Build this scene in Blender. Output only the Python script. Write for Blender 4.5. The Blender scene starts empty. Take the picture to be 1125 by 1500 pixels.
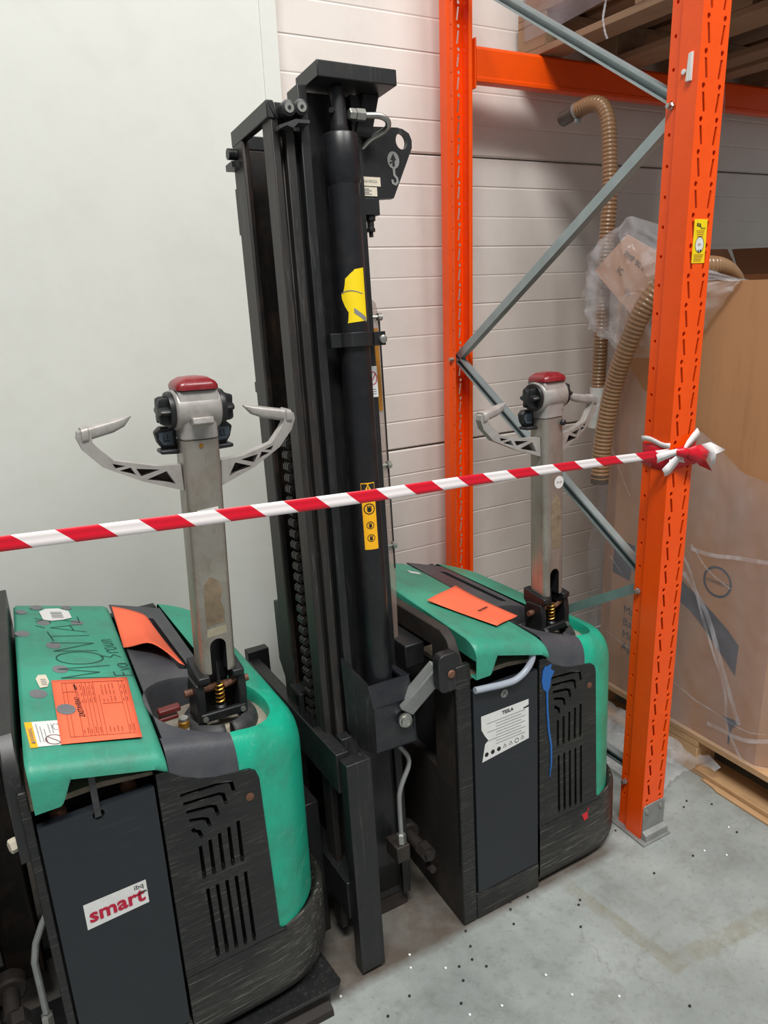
import bpy, bmesh, math, random
from math import sin, cos, pi, radians, atan2, sqrt
from mathutils import Vector, Matrix, Euler
from mathutils.geometry import delaunay_2d_cdt

C = bpy.context.scene.collection
SC = bpy.context.scene
random.seed(7)

# ------------------------------------------------------------------ camera
F_PX, PITCH, ROLL, YAW = 1082.806, radians(16.8275), radians(-2.18495), radians(28.6005)
fw = Vector((sin(YAW)*cos(PITCH), cos(YAW)*cos(PITCH), -sin(PITCH)))
rt = Vector((cos(YAW), -sin(YAW), 0))
up = rt.cross(fw)
r2 = cos(ROLL)*rt + sin(ROLL)*up
u2 = -sin(ROLL)*rt + cos(ROLL)*up
cd = bpy.data.cameras.new('camera')
cam = bpy.data.objects.new('camera', cd)
C.objects.link(cam)
cam.matrix_world = Matrix(((r2.x, u2.x, -fw.x, 0), (r2.y, u2.y, -fw.y, 0), (r2.z, u2.z, -fw.z, 1.6), (0, 0, 0, 1)))
cd.sensor_fit = 'HORIZONTAL'
cd.sensor_width = 36
cd.lens = F_PX/1125*36
cd.clip_start = 0.05
SC.camera = cam

# ------------------------------------------------------------------ world, lamps, exposure
W = bpy.data.worlds.new('world')
SC.world = W
W.use_nodes = True
W.node_tree.nodes['Background'].inputs[0].default_value = (0.93, 0.97, 1.0, 1)
W.node_tree.nodes['Background'].inputs[1].default_value = 0.23


def area(name, loc, target, sx, sy, power, col):
    d = bpy.data.lights.new(name, 'AREA')
    d.shape = 'RECTANGLE'
    d.size, d.size_y, d.energy, d.color = sx, sy, power, col
    o = bpy.data.objects.new(name, d)
    C.objects.link(o)
    o.location = loc
    o.rotation_euler = (Vector(target)-Vector(loc)).to_track_quat('-Z', 'Y').to_euler()
    return o


area('ceiling_lamp', (-0.7, -1.3, 6.8), (0.6, 1.4, 0), 2.6, 1.0, 395, (1.0, 0.985, 0.95))
area('ceiling_lamp', (2.8, -1.6, 6.4), (1.6, 1.2, 0), 2.6, 1.0, 190, (1.0, 0.985, 0.95))
SC.view_settings.view_transform = 'Standard'
SC.view_settings.look = 'None'
SC.view_settings.exposure = 0.0
SC.view_settings.gamma = 1.0
SC.view_settings.use_curve_mapping = False


# ------------------------------------------------------------------ materials
def lin(c):
    return c/12.92 if c <= 0.04045 else ((c+0.055)/1.055)**2.4


def S(r, g, b):
    return (lin(r/255), lin(g/255), lin(b/255), 1)


def mat(name, col, rough=0.5, metal=0.0, var=0.0, vscale=6.0, dirt=None, dscale=8.0, damt=0.5,
        scr=None, sscale=(2, 60, 160), samt=0.3, bump=0.0, bscale=60.0, coat=0.0, alpha=1.0, trans=0.0):
    m = bpy.data.materials.new(name)
    m.use_nodes = True
    nt = m.node_tree
    n, l = nt.nodes, nt.links
    b = n['Principled BSDF']
    b.inputs['Roughness'].default_value = rough
    b.inputs['Metallic'].default_value = metal
    b.inputs['Coat Weight'].default_value = coat
    b.inputs['Alpha'].default_value = alpha
    b.inputs['Transmission Weight'].default_value = trans
    tc = n.new('ShaderNodeTexCoord')

    def noise(scale, detail=4, vec=None, rg=0.6):
        t = n.new('ShaderNodeTexNoise')
        t.inputs['Scale'].default_value = scale
        t.inputs['Detail'].default_value = detail
        t.inputs['Roughness'].default_value = rg
        l.new(vec or tc.outputs['Object'], t.inputs['Vector'])
        return t.outputs['Fac']

    def ramp(f, a, c):
        r = n.new('ShaderNodeMapRange')
        r.inputs['From Min'].default_value = a
        r.inputs['From Max'].default_value = c
        l.new(f, r.inputs['Value'])
        return r.outputs['Result']

    def mix(f, a, c):
        x = n.new('ShaderNodeMix')
        x.data_type = 'RGBA'
        for s, v in ((x.inputs[6], a), (x.inputs[7], c)):
            if isinstance(v, tuple):
                s.default_value = v
            else:
                l.new(v, s)
        if isinstance(f, float):
            x.inputs[0].default_value = f
        else:
            l.new(f, x.inputs[0])
        return x.outputs[2]
    cur = col
    if var:
        lo = tuple(max(0, v*(1-var)) for v in col[:3])+(1,)
        hi = tuple(min(1, v*(1+var)) for v in col[:3])+(1,)
        cur = mix(ramp(noise(vscale), 0.3, 0.7), lo, hi)
    if dirt:
        d = n.new('ShaderNodeMath')
        d.operation = 'MULTIPLY'
        d.inputs[1].default_value = damt
        l.new(ramp(noise(dscale, 8, rg=0.7), 0.45, 0.72), d.inputs[0])
        cur = mix(d.outputs[0], cur, dirt)
    if scr:
        mp = n.new('ShaderNodeMapping')
        mp.inputs['Scale'].default_value = sscale
        l.new(tc.outputs['Object'], mp.inputs['Vector'])
        s = noise(1.0, 6, mp.outputs[0], 0.75)
        big = ramp(noise(3.0, 3), 0.3, 0.65)
        d = n.new('ShaderNodeMath')
        d.operation = 'MULTIPLY'
        l.new(ramp(s, 0.545, 0.66), d.inputs[0])
        l.new(big, d.inputs[1])
        e = n.new('ShaderNodeMath')
        e.operation = 'MULTIPLY'
        e.inputs[1].default_value = samt
        l.new(d.outputs[0], e.inputs[0])
        cur = mix(e.outputs[0], cur, scr)
    if isinstance(cur, tuple):
        b.inputs['Base Color'].default_value = cur
    else:
        l.new(cur, b.inputs['Base Color'])
    if bump:
        bp = n.new('ShaderNodeBump')
        bp.inputs['Strength'].default_value = bump
        bp.inputs['Distance'].default_value = 0.002
        l.new(noise(bscale, 3), bp.inputs['Height'])
        l.new(bp.outputs[0], b.inputs['Normal'])
    return m


M = {}
M['wall'] = mat('ribbed_wall_paint', S(226, 220, 214), 0.45, var=0.03, vscale=2, dirt=S(190, 178, 165), dscale=5, damt=0.25)
M['smooth'] = mat('smooth_wall_paint', S(222, 224, 218), 0.5, var=0.02, vscale=1.2, dirt=S(205, 206, 196), dscale=9, damt=0.3, bump=0.05, bscale=90)
M['orange'] = mat('orange_paint', S(252, 84, 0), 0.38, var=0.05, vscale=4, dirt=S(214, 66, 10), dscale=26, damt=0.25)
M['orange_dark'] = mat('dark_red_paint', S(126, 12, 4), 0.5)
M['galv'] = mat('galvanised_steel', S(158, 170, 172), 0.42, 0.55, var=0.1, vscale=20)
M['galv_dull'] = mat('dull_zinc_plate', S(140, 142, 140), 0.5, 0.3, var=0.12, vscale=25)
M['steel'] = mat('bare_steel', S(172, 172, 166), 0.35, 0.8, var=0.1, vscale=40)
M['blackm'] = mat('black_painted_steel', S(27, 28, 30), 0.4, 0.0, var=0.15, vscale=8, dirt=S(54, 50, 46), dscale=14, damt=0.35, scr=S(110, 108, 102), sscale=(90, 90, 5), samt=0.25)
M['blackgrease'] = mat('greasy_black_steel', S(14, 13, 12), 0.5, 0.1, dirt=S(70, 50, 38), dscale=12, damt=0.6, scr=S(96, 70, 50), sscale=(120, 120, 3), samt=0.3)
M['railface'] = mat('worn_rail_steel', S(46, 45, 44), 0.45, 0.25, var=0.15, vscale=10, dirt=S(60, 44, 36), dscale=20, damt=0.5, scr=S(132, 130, 124), sscale=(140, 140, 4), samt=0.35)
M['brown'] = mat('dusty_brown_steel', S(38, 33, 30), 0.65, 0.0, var=0.2, vscale=8, dirt=S(72, 60, 52), dscale=7, damt=0.6)
M['cyl'] = mat('black_cylinder_paint', S(24, 25, 28), 0.33, 0.0, var=0.1, vscale=9, dirt=S(66, 64, 62), dscale=20, damt=0.2)
M['plastic'] = mat('scuffed_black_plastic', S(21, 22, 23), 0.40, 0.0, var=0.2, vscale=5, dirt=S(62, 58, 50), dscale=6, damt=0.22, scr=S(128, 124, 112), sscale=(14, 120, 420), samt=0.75, bump=0.15, bscale=50)
M['skirt'] = mat('scraped_black_skirt', S(26, 26, 26), 0.5, 0.0, var=0.2, vscale=5, dirt=S(92, 88, 80), dscale=3.5, damt=0.3, scr=S(150, 146, 134), sscale=(9, 80, 260), samt=0.7, bump=0.2, bscale=50)
M['door'] = mat('charcoal_panel_paint', S(31, 35, 41), 0.45, 0.0, var=0.06, vscale=5, scr=S(110, 114, 118), sscale=(9, 120, 300), samt=0.12)
M['green'] = mat('green_moulded_plastic', S(26, 170, 138), 0.33, 0.0, var=0.08, vscale=5, dirt=S(58, 104, 84), dscale=9, damt=0.55, scr=S(150, 205, 185), sscale=(40, 14, 50), samt=0.25, bump=0.25, bscale=160)
M['greentop'] = mat('grimy_green_plastic', S(54, 152, 126), 0.45, 0.0, var=0.1, vscale=5, dirt=S(70, 108, 94), dscale=7, damt=0.75, scr=S(120, 180, 160), sscale=(60, 6, 50), samt=0.2, bump=0.25, bscale=160)
M['grey'] = mat('dark_grey_moulding', S(66, 68, 74), 0.45, 0.0, var=0.1, vscale=6, dirt=S(104, 102, 98), dscale=8, damt=0.4, bump=0.2, bscale=150)
M['rubber'] = mat('black_rubber', S(44, 45, 48), 0.55, 0.0, var=0.15, vscale=20, dirt=S(100, 97, 92), dscale=25, damt=0.35)
M['bracket'] = mat('polished_black_steel', S(44, 47, 52), 0.28, 0.35, var=0.15, vscale=20, dirt=S(70, 64, 58), dscale=20, damt=0.4)
M['dust'] = mat('dusty_floor_plate', S(146, 138, 124), 0.8, 0.0, var=0.2, vscale=14, dirt=S(90, 82, 70), dscale=25, damt=0.6)
M['tan'] = mat('dusty_ledge', S(122, 110, 94), 0.8, 0.0, var=0.2, vscale=12, dirt=S(66, 58, 50), dscale=20, damt=0.7)
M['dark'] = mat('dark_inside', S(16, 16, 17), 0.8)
M['black'] = mat('black_plastic', S(28, 29, 31), 0.42, 0.0, var=0.1, vscale=30)
M['slate'] = mat('blue_grey_plastic', S(76, 88, 98), 0.5, 0.0, var=0.08, vscale=40)
M['alu'] = mat('brushed_aluminium', S(160, 155, 146), 0.36, 0.55, var=0.08, vscale=7, dirt=S(124, 112, 96), dscale=16, damt=0.5, scr=S(96, 84, 70), sscale=(60, 60, 14), samt=0.45)
M['cast'] = mat('silver_cast_paint', S(172, 168, 164), 0.42, 0.25, var=0.08, vscale=14, dirt=S(116, 106, 96), dscale=30, damt=0.45)
M['glue'] = mat('glue_residue', S(132, 116, 94), 0.75, 0.0, var=0.2, vscale=40, dirt=S(92, 80, 62), dscale=60, damt=0.6)
M['glue_pale'] = mat('pale_glue_residue', S(166, 158, 134), 0.7, 0.0, var=0.1, vscale=40)
M['red'] = mat('red_plastic', S(124, 18, 28), 0.35, 0.0, var=0.12, vscale=20, dirt=S(150, 84, 80), dscale=30, damt=0.4, coat=0.3)
M['maroon'] = mat('maroon_plastic', S(98, 34, 32), 0.45)
M['brass'] = mat('brass', S(176, 130, 56), 0.35, 0.8)
M['rust'] = mat('brownish_bolt', S(120, 84, 66), 0.6, 0.4, var=0.2, vscale=60)
M['paper'] = mat('orange_paper', S(255, 112, 76), 0.75, var=0.03, vscale=10)
M['print'] = mat('dark_print', S(150, 62, 42), 0.8)
M['ink'] = mat('black_ink', S(24, 25, 26), 0.7)
M['marker'] = mat('marker_ink', S(20, 66, 56), 0.7)
M['white'] = mat('white_label', S(226, 226, 224), 0.55, var=0.03, vscale=40, dirt=S(170, 166, 158), dscale=40, damt=0.3)
M['cream'] = mat('cream_label', S(214, 204, 184), 0.6)
M['greyprint'] = mat('grey_print', S(120, 122, 126), 0.7)
M['crimson'] = mat('crimson_print', S(184, 18, 56), 0.6)
M['yellow'] = mat('yellow_label', S(246, 214, 12), 0.5, var=0.04, vscale=30)
M['amber'] = mat('amber_label', S(246, 180, 20), 0.5, var=0.03, vscale=30)
M['amber_dull'] = mat('dull_amber_strip', S(158, 104, 26), 0.5, var=0.15, vscale=20)
M['plug'] = mat('grey_plug', S(116, 116, 120), 0.6, var=0.1, vscale=40)
M['blue'] = mat('blue_paint_spill', S(20, 96, 172), 0.3, coat=0.3)
M['tan_hose'] = mat('tan_ribbed_hose', S(150, 116, 84), 0.3, var=0.08, vscale=12, coat=0.35)
M['dark_hose'] = mat('grey_hose_cuff', S(86, 78, 72), 0.4)
M['hose_clear'] = mat('milky_clear_tube', S(176, 184, 196), 0.25, alpha=0.75)
M['card'] = mat('brown_cardboard', S(186, 138, 96), 0.8, var=0.05, vscale=2.5, scr=S(165, 120, 82), sscale=(3, 14, 1.2), samt=0.5)
M['card_in'] = mat('inner_cardboard', S(150, 108, 76), 0.85, var=0.06, vscale=3)
M['card_pink'] = mat('pale_cardboard', S(222, 176, 146), 0.8, var=0.03, vscale=6)
M['band'] = mat('slate_band_print', S(64, 68, 76), 0.7)
M['wood'] = mat('pallet_wood', S(196, 158, 116), 0.75, var=0.1, vscale=4, scr=S(140, 100, 66), sscale=(40, 2.5, 40), samt=0.6)
M['wood_grey'] = mat('weathered_pallet_wood', S(150, 122, 96), 0.8, var=0.15, vscale=4, scr=S(96, 72, 52), sscale=(40, 2.5, 40), samt=0.7)
M['pellet_b'] = mat('black_granules', S(22, 22, 22), 0.5)
M['pellet_w'] = mat('white_granules', S(240, 240, 240), 0.5)
M['chain'] = mat('oily_chain_steel', S(58, 56, 54), 0.36, 0.5, var=0.2, vscale=60)


def film_mat(name, alpha, col, rough, bump, bscale, vary=0.15):
    m = bpy.data.materials.new(name)
    m.use_nodes = True
    nt = m.node_tree
    n, l = nt.nodes, nt.links
    b = n['Principled BSDF']
    b.inputs['Base Color'].default_value = col
    b.inputs['Roughness'].default_value = rough
    b.inputs['Specular IOR Level'].default_value = 0.7
    tc = n.new('ShaderNodeTexCoord')
    mp = n.new('ShaderNodeMapping')
    mp.inputs['Scale'].default_value = (1, 1, 0.35)
    mp.inputs['Rotation'].default_value = (0.5, 0, 0)
    l.new(tc.outputs['Object'], mp.inputs[0])
    t = n.new('ShaderNodeTexNoise')
    t.inputs['Scale'].default_value = bscale
    t.inputs['Detail'].default_value = 5
    l.new(mp.outputs[0], t.inputs['Vector'])
    r = n.new('ShaderNodeMapRange')
    r.inputs['From Min'].default_value = 0.3
    r.inputs['From Max'].default_value = 0.75
    r.inputs['To Min'].default_value = alpha-vary
    r.inputs['To Max'].default_value = alpha+vary
    l.new(t.outputs['Fac'], r.inputs['Value'])
    l.new(r.outputs[0], b.inputs['Alpha'])
    bp = n.new('ShaderNodeBump')
    bp.inputs['Strength'].default_value = bump
    bp.inputs['Distance'].default_value = 0.01
    l.new(t.outputs['Fac'], bp.inputs['Height'])
    l.new(bp.outputs[0], b.inputs['Normal'])
    return m


M['film'] = film_mat('clear_stretch_film', 0.26, S(194, 192, 200), 0.14, 1.0, 7, 0.12)
M['bag'] = film_mat('milky_polythene', 0.32, S(232, 235, 240), 0.15, 1.0, 11, 0.24)
M['pleat'] = film_mat('gathered_film', 0.34, S(226, 226, 232), 0.12, 1.0, 22, 0.3)
M['guard'] = film_mat('clear_polycarbonate', 0.42, S(160, 140, 130), 0.15, 0.1, 12, 0.1)


def concrete():
    m = bpy.data.materials.new('worn_concrete')
    m.use_nodes = True
    nt = m.node_tree
    n, l = nt.nodes, nt.links
    b = n['Principled BSDF']
    tc = n.new('ShaderNodeTexCoord')
    P = tc.outputs['Object']

    def noise(s, d=6, r=0.65):
        t = n.new('ShaderNodeTexNoise')
        t.inputs['Scale'].default_value = s
        t.inputs['Detail'].default_value = d
        t.inputs['Roughness'].default_value = r
        l.new(P, t.inputs['Vector'])
        return t.outputs['Fac']

    def rng(f, a, c, d=0.0, e=1.0):
        r = n.new('ShaderNodeMapRange')
        for k, v in zip(('From Min', 'From Max', 'To Min', 'To Max'), (a, c, d, e)):
            r.inputs[k].default_value = v
        l.new(f, r.inputs['Value'])
        return r.outputs[0]

    def mth(op, a, c):
        x = n.new('ShaderNodeMath')
        x.operation = op
        for s, v in zip(x.inputs, (a, c)):
            if isinstance(v, (int, float)):
                s.default_value = v
            else:
                l.new(v, s)
        return x.outputs[0]

    def mix(f, a, c):
        x = n.new('ShaderNodeMix')
        x.data_type = 'RGBA'
        l.new(f, x.inputs[0])
        for s, v in ((x.inputs[6], a), (x.inputs[7], c)):
            if isinstance(v, tuple):
                s.default_value = v
            else:
                l.new(v, s)
        return x.outputs[2]
    cur = mix(rng(noise(3.2), 0.3, 0.7), S(130, 136, 134), S(164, 170, 167))
    cur = mix(mth('MULTIPLY', rng(noise(11, 8, 0.75), 0.5, 0.72), 0.55), cur, S(108, 108, 100))
    cur = mix(mth('MULTIPLY', rng(noise(60, 4), 0.56, 0.7), 0.35), cur, S(104, 104, 98))
    sep = n.new('ShaderNodeSeparateXYZ')
    l.new(P, sep.inputs[0])
    X, Y = sep.outputs[0], sep.outputs[1]
    wob = mth('MULTIPLY', mth('SUBTRACT', noise(14), 0.5), 0.02)
    # residue of an old L-shaped floor marking
    lx = mth('ABSOLUTE', mth('SUBTRACT', mth('ADD', X, wob), mth('ADD', 1.385, mth('MULTIPLY', Y, -0.148))), 0)
    a = mth('MULTIPLY', rng(lx, 0.016, 0.024, 1, 0), mth('MULTIPLY', rng(Y, 0.90, 0.91), rng(Y, 1.22, 1.26, 1, 0)))
    ly = mth('ABSOLUTE', mth('SUBTRACT', mth('ADD', Y, wob), mth('ADD', 1.025, mth('MULTIPLY', X, -0.09))), 0)
    bb = mth('MULTIPLY', rng(ly, 0.02, 0.03, 1, 0), rng(X, 1.22, 1.24))
    mk = mth('MULTIPLY', mth('MAXIMUM', a, bb), rng(noise(9, 6, 0.8), 0.36, 0.6))
    cur = mix(mth('MULTIPLY', mk, 0.6), cur, S(128, 122, 100))
    # brown grime ground in where trucks stand
    g = mth('MULTIPLY', rng(mth('ADD', Y, wob), 1.235, 1.265), rng(X, 1.45, 1.38))
    g = mth('MULTIPLY', g, rng(noise(6), 0.3, 0.6, 0.6, 0.95))
    cur = mix(g, cur, S(86, 75, 66))
    # hairline cracks
    v = n.new('ShaderNodeTexVoronoi')
    v.feature = 'DISTANCE_TO_EDGE'
    v.inputs['Scale'].default_value = 2.3
    w = n.new('ShaderNodeVectorMath')
    w.operation = 'ADD'
    nn = n.new('ShaderNodeTexNoise')
    nn.inputs['Scale'].default_value = 4
    l.new(P, nn.inputs['Vector'])
    sc = n.new('ShaderNodeVectorMath')
    sc.operation = 'SCALE'
    sc.inputs['Scale'].default_value = 0.5
    l.new(nn.outputs['Color'], sc.inputs[0])
    l.new(P, w.inputs[0])
    l.new(sc.outputs[0], w.inputs[1])
    l.new(w.outputs[0], v.inputs['Vector'])
    ck = mth('MULTIPLY', rng(v.outputs['Distance'], 0.0, 0.006, 1, 0), rng(noise(5), 0.5, 0.62))
    cur = mix(mth('MULTIPLY', ck, 0.5), cur, S(96, 94, 84))
    l.new(cur, b.inputs['Base Color'])
    l.new(rng(noise(8), 0.3, 0.7, 0.42, 0.62), b.inputs['Roughness'])
    bp = n.new('ShaderNodeBump')
    bp.inputs['Strength'].default_value = 0.2
    bp.inputs['Distance'].default_value = 0.002
    l.new(noise(45), bp.inputs['Height'])
    l.new(bp.outputs[0], b.inputs['Normal'])
    return m


M['concrete'] = concrete()


def tape_mat():
    m = bpy.data.materials.new('red_white_tape')
    m.use_nodes = True
    nt = m.node_tree
    n, l = nt.nodes, nt.links
    b = n['Principled BSDF']
    b.inputs['Roughness'].default_value = 0.3
    uv = n.new('ShaderNodeUVMap')
    sep = n.new('ShaderNodeSeparateXYZ')
    l.new(uv.outputs[0], sep.inputs[0])

    def mth(op, a, c):
        x = n.new('ShaderNodeMath')
        x.operation = op
        for s, v in zip(x.inputs, (a, c)):
            if isinstance(v, (int, float)):
                s.default_value = v
            else:
                l.new(v, s)
        return x.outputs[0]
    k = mth('FRACT', mth('ADD', sep.outputs[0], mth('MULTIPLY', sep.outputs[1], 0.22)), 0)
    f = mth('LESS_THAN', k, 0.51)
    x = n.new('ShaderNodeMix')
    x.data_type = 'RGBA'
    l.new(f, x.inputs[0])
    x.inputs[6].default_value = S(240, 232, 232)
    x.inputs[7].default_value = S(214, 18, 44)
    l.new(x.outputs[2], b.inputs['Base Color'])
    return m


M['tape'] = tape_mat()
M['tape_red'] = mat('tape_red', S(208, 20, 42), 0.3)
M['tape_white'] = mat('tape_white', S(236, 232, 232), 0.3)


# ------------------------------------------------------------------ mesh building
class MB:
    def __init__(s, xf=None):
        s.v, s.f, s.mi, s.uv = [], [], [], {}
        s.xf = xf
        s.m = 0

    def add(s, vs, fs):
        o = len(s.v)
        s.v += [tuple(s.xf @ Vector(p)) if s.xf else tuple(p) for p in vs]
        for f in fs:
            s.f.append([i+o for i in f])
            s.mi.append(s.m)
        return s

    def box(s, x0, x1, y0, y1, z0, z1):
        vs = [(x, y, z) for x in (x0, x1) for y in (y0, y1) for z in (z0, z1)]
        return s.add(vs, [(0, 1, 3, 2), (4, 6, 7, 5), (0, 4, 5, 1), (2, 3, 7, 6), (0, 2, 6, 4), (1, 5, 7, 3)])

    def prism(s, poly, a, b, ax='z'):
        """poly in the two other axes (in order), extruded along ax"""
        n = len(poly)

        def pt(p, t):
            return {'z': (p[0], p[1], t), 'y': (p[0], t, p[1]), 'x': (t, p[0], p[1])}[ax]
        vs = [pt(p, a) for p in poly]+[pt(p, b) for p in poly]
        fs = [tuple(range(n)), tuple(range(2*n-1, n-1, -1))]
        fs += [(i, (i+1) % n, n+(i+1) % n, n+i) for i in range(n)]
        return s.add(vs, fs)

    def grid(s, rows, closed=False):
        nr, nc = len(rows), len(rows[0])
        vs = [p for r in rows for p in r]
        fs = []
        for i in range(nr-1):
            for j in range(nc if closed else nc-1):
                k = (j+1) % nc
                fs.append((i*nc+j, i*nc+k, (i+1)*nc+k, (i+1)*nc+j))
        return s.add(vs, fs)

    def ring_frame(s, d):
        d = Vector(d).normalized()
        h = Vector((0, 0, 1)) if abs(d.z) < 0.9 else Vector((1, 0, 0))
        a = d.cross(h).normalized()
        return a, d.cross(a).normalized()

    def tube(s, pts, r, seg=10, cap=True):
        pts = [Vector(p) for p in pts]
        n = len(pts)
        rs = r if isinstance(r, (list, tuple)) else [r]*n
        rows = []
        a = None
        for i, p in enumerate(pts):
            d = (pts[min(i+1, n-1)]-pts[max(i-1, 0)]).normalized()
            if a is None:
                a, b = s.ring_frame(d)
            else:
                a = (a-d*a.dot(d)).normalized()
                b = d.cross(a)
            rows.append([p+rs[i]*(cos(2*pi*k/seg)*a+sin(2*pi*k/seg)*b) for k in range(seg)])
        s.grid(rows, True)
        if cap:
            s.add(rows[0], [tuple(range(seg))])
            s.add(rows[-1], [tuple(range(seg))])
        return s

    def lathe(s, prof, origin, axis, seg=20, a0=0.0, a1=2*pi, flat=False):
        """prof: (radius, along)"""
        o, d = Vector(origin), Vector(axis).normalized()
        a, b = s.ring_frame(d)
        full = abs(a1-a0-2*pi) < 1e-6
        m = seg if full else seg+1
        rows = []
        for r, t in prof:
            rows.append([o+d*t+r*(cos(a0+(a1-a0)*k/seg)*a+sin(a0+(a1-a0)*k/seg)*b) for k in range(m)])
        s.grid(rows, full)
        if full:
            for q in (rows[0], rows[-1]):
                s.add(q, [tuple(range(seg))])
        return s

    def cyl(s, p, q, r, seg=14):
        p, q = Vector(p), Vector(q)
        return s.lathe([(r, 0), (r, (q-p).length)], p, q-p, seg)

    def plate(s, outer, holes, fn, w0, w1):
        """flat plate with holes; fn(u,v,w)->xyz"""
        pts = [Vector(p) for p in outer]
        ed = [(i, (i+1) % len(outer)) for i in range(len(outer))]
        for h in holes:
            o = len(pts)
            pts += [Vector(p) for p in h]
            ed += [(o+i, o+(i+1) % len(h)) for i in range(len(h))]
        vo, eo, fo, *_ = delaunay_2d_cdt(pts, ed, [], 1, 1e-6)

        def pip(p, poly):
            c = False
            j = len(poly)-1
            for i in range(len(poly)):
                if (poly[i][1] > p[1]) != (poly[j][1] > p[1]) and p[0] < (poly[j][0]-poly[i][0])*(p[1]-poly[i][1])/(poly[j][1]-poly[i][1])+poly[i][0]:
                    c = not c
                j = i
            return c
        tr = []
        boxes = [(min(p[0] for p in h), max(p[0] for p in h), min(p[1] for p in h), max(p[1] for p in h), h) for h in holes]
        for f in fo:
            c = sum((vo[i] for i in f), Vector((0, 0)))/len(f)
            if not pip(c, outer):
                continue
            if any(b[0] < c.x < b[1] and b[2] < c.y < b[3] and pip(c, b[4]) for b in boxes):
                continue
            tr.append(list(f))
        n = len(vo)
        vs = [fn(p.x, p.y, w0) for p in vo]
        if w1 is None:
            return s.add(vs, tr)
        vs += [fn(p.x, p.y, w1) for p in vo]
        fs = tr+[[i+n for i in reversed(f)] for f in tr]
        cnt = {}
        for f in tr:
            for i in range(len(f)):
                a, b = f[i], f[(i+1) % len(f)]
                k = (min(a, b), max(a, b))
                cnt[k] = cnt.get(k, 0)+1
        fs += [(a, b, b+n, a+n) for (a, b), k in cnt.items() if k == 1]
        return s.add(vs, fs)

    def text(s, body, size, mtx, off=0.0, align='LEFT'):
        cu = bpy.data.curves.new('t', 'FONT')
        cu.body, cu.size, cu.align_x, cu.offset = body, size, align, off
        cu.resolution_u = 2
        o = bpy.data.objects.new('t', cu)
        C.objects.link(o)
        dg = bpy.context.evaluated_depsgraph_get()
        me = o.evaluated_get(dg).to_mesh()
        vs = [mtx @ v.co for v in me.vertices]
        fs = [tuple(p.vertices) for p in me.polygons]
        o.evaluated_get(dg).to_mesh_clear()
        bpy.data.objects.remove(o)
        bpy.data.curves.remove(cu)
        return s.add(vs, fs)

    def stroke(s, pts, w, fn):
        """flat ribbon through 2D points"""
        P = [Vector(p) for p in pts]
        L, R = [], []
        for i, p in enumerate(P):
            d = (P[min(i+1, len(P)-1)]-P[max(i-1, 0)])
            d = d.normalized() if d.length else Vector((1, 0))
            nn = Vector((-d.y, d.x))*w/2
            L.append(fn(*(p+nn)))
            R.append(fn(*(p-nn)))
        return s.grid([L, R])

    def build(s, name, mats, parent=None, bevel=0.0, seg=2, smooth=35, solid=0.0, normals=True, sub=0):
        me = bpy.data.meshes.new(name)
        me.from_pydata(s.v, [], s.f)
        if not isinstance(mats, (list, tuple)):
            mats = [mats]
        for m in mats:
            me.materials.append(m)
        me.polygons.foreach_set('material_index', s.mi)
        bm = bmesh.new()
        bm.from_mesh(me)
        bmesh.ops.remove_doubles(bm, verts=bm.verts, dist=1e-5)
        if normals:
            bmesh.ops.recalc_face_normals(bm, faces=bm.faces)
        bm.to_mesh(me)
        bm.free()
        if smooth:
            me.shade_smooth()
            me.set_sharp_from_angle(angle=radians(smooth))
        o = bpy.data.objects.new(name, me)
        C.objects.link(o)
        if parent:
            o.parent = parent
        if solid:
            md = o.modifiers.new('solid', 'SOLIDIFY')
            md.thickness, md.offset = solid, 0
        if bevel:
            md = o.modifiers.new('bevel', 'BEVEL')
            md.width, md.segments, md.limit_method, md.angle_limit = bevel, seg, 'ANGLE', radians(40)
        if sub:
            md = o.modifiers.new('sub', 'SUBSURF')
            md.levels = md.render_levels = sub
        return o


def tag(o, label, cat, group=None, kind=None):
    o['label'], o['category'] = label, cat
    if group:
        o['group'] = group
    if kind:
        o['kind'] = kind
    return o


def thing(name, label, cat, loc=(0, 0, 0), rot=(0, 0, 0), group=None):
    o = bpy.data.objects.new(name, None)
    o.empty_display_size = 0.1
    C.objects.link(o)
    o.location, o.rotation_euler = loc, rot
    return tag(o, label, cat, group)


def struct(o):
    o['kind'] = 'structure'
    return o


def ell(cx, cy, rx, ry, n=20, a0=0.0, a1=2*pi, p=1.0):
    out = []
    full = abs(a1-a0-2*pi) < 1e-6
    for k in range(n if full else n+1):
        t = a0+(a1-a0)*k/n
        c, q = cos(t), sin(t)
        out.append((cx+rx*math.copysign(abs(c)**p, c), cy+ry*math.copysign(abs(q)**p, q)))
    return out


def rrect(x0, x1, y0, y1, r, n=4):
    out = []
    for cx, cy, a in ((x1-r, y1-r, 0), (x0+r, y1-r, 90), (x0+r, y0+r, 180), (x1-r, y0+r, 270)):
        for k in range(n+1):
            t = radians(a+90*k/n)
            out.append((cx+r*cos(t), cy+r*sin(t)))
    return out


def thick(pts, w):
    """closed polygon around an open polyline of width w"""
    P = [Vector(p) for p in pts]
    L, R = [], []
    for i, p in enumerate(P):
        if i == 0:
            d = P[1]-P[0]
            k = 1
        elif i == len(P)-1:
            d = P[-1]-P[-2]
            k = 1
        else:
            d1, d2 = (P[i]-P[i-1]).normalized(), (P[i+1]-P[i]).normalized()
            d = d1+d2
            k = 1/max(0.4, cos(d1.angle(d2)/2))
        d.normalize()
        nn = Vector((-d.y, d.x))*w/2*k
        L.append(tuple(p+nn))
        R.append(tuple(p-nn))
    return L+R[::-1]


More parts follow.
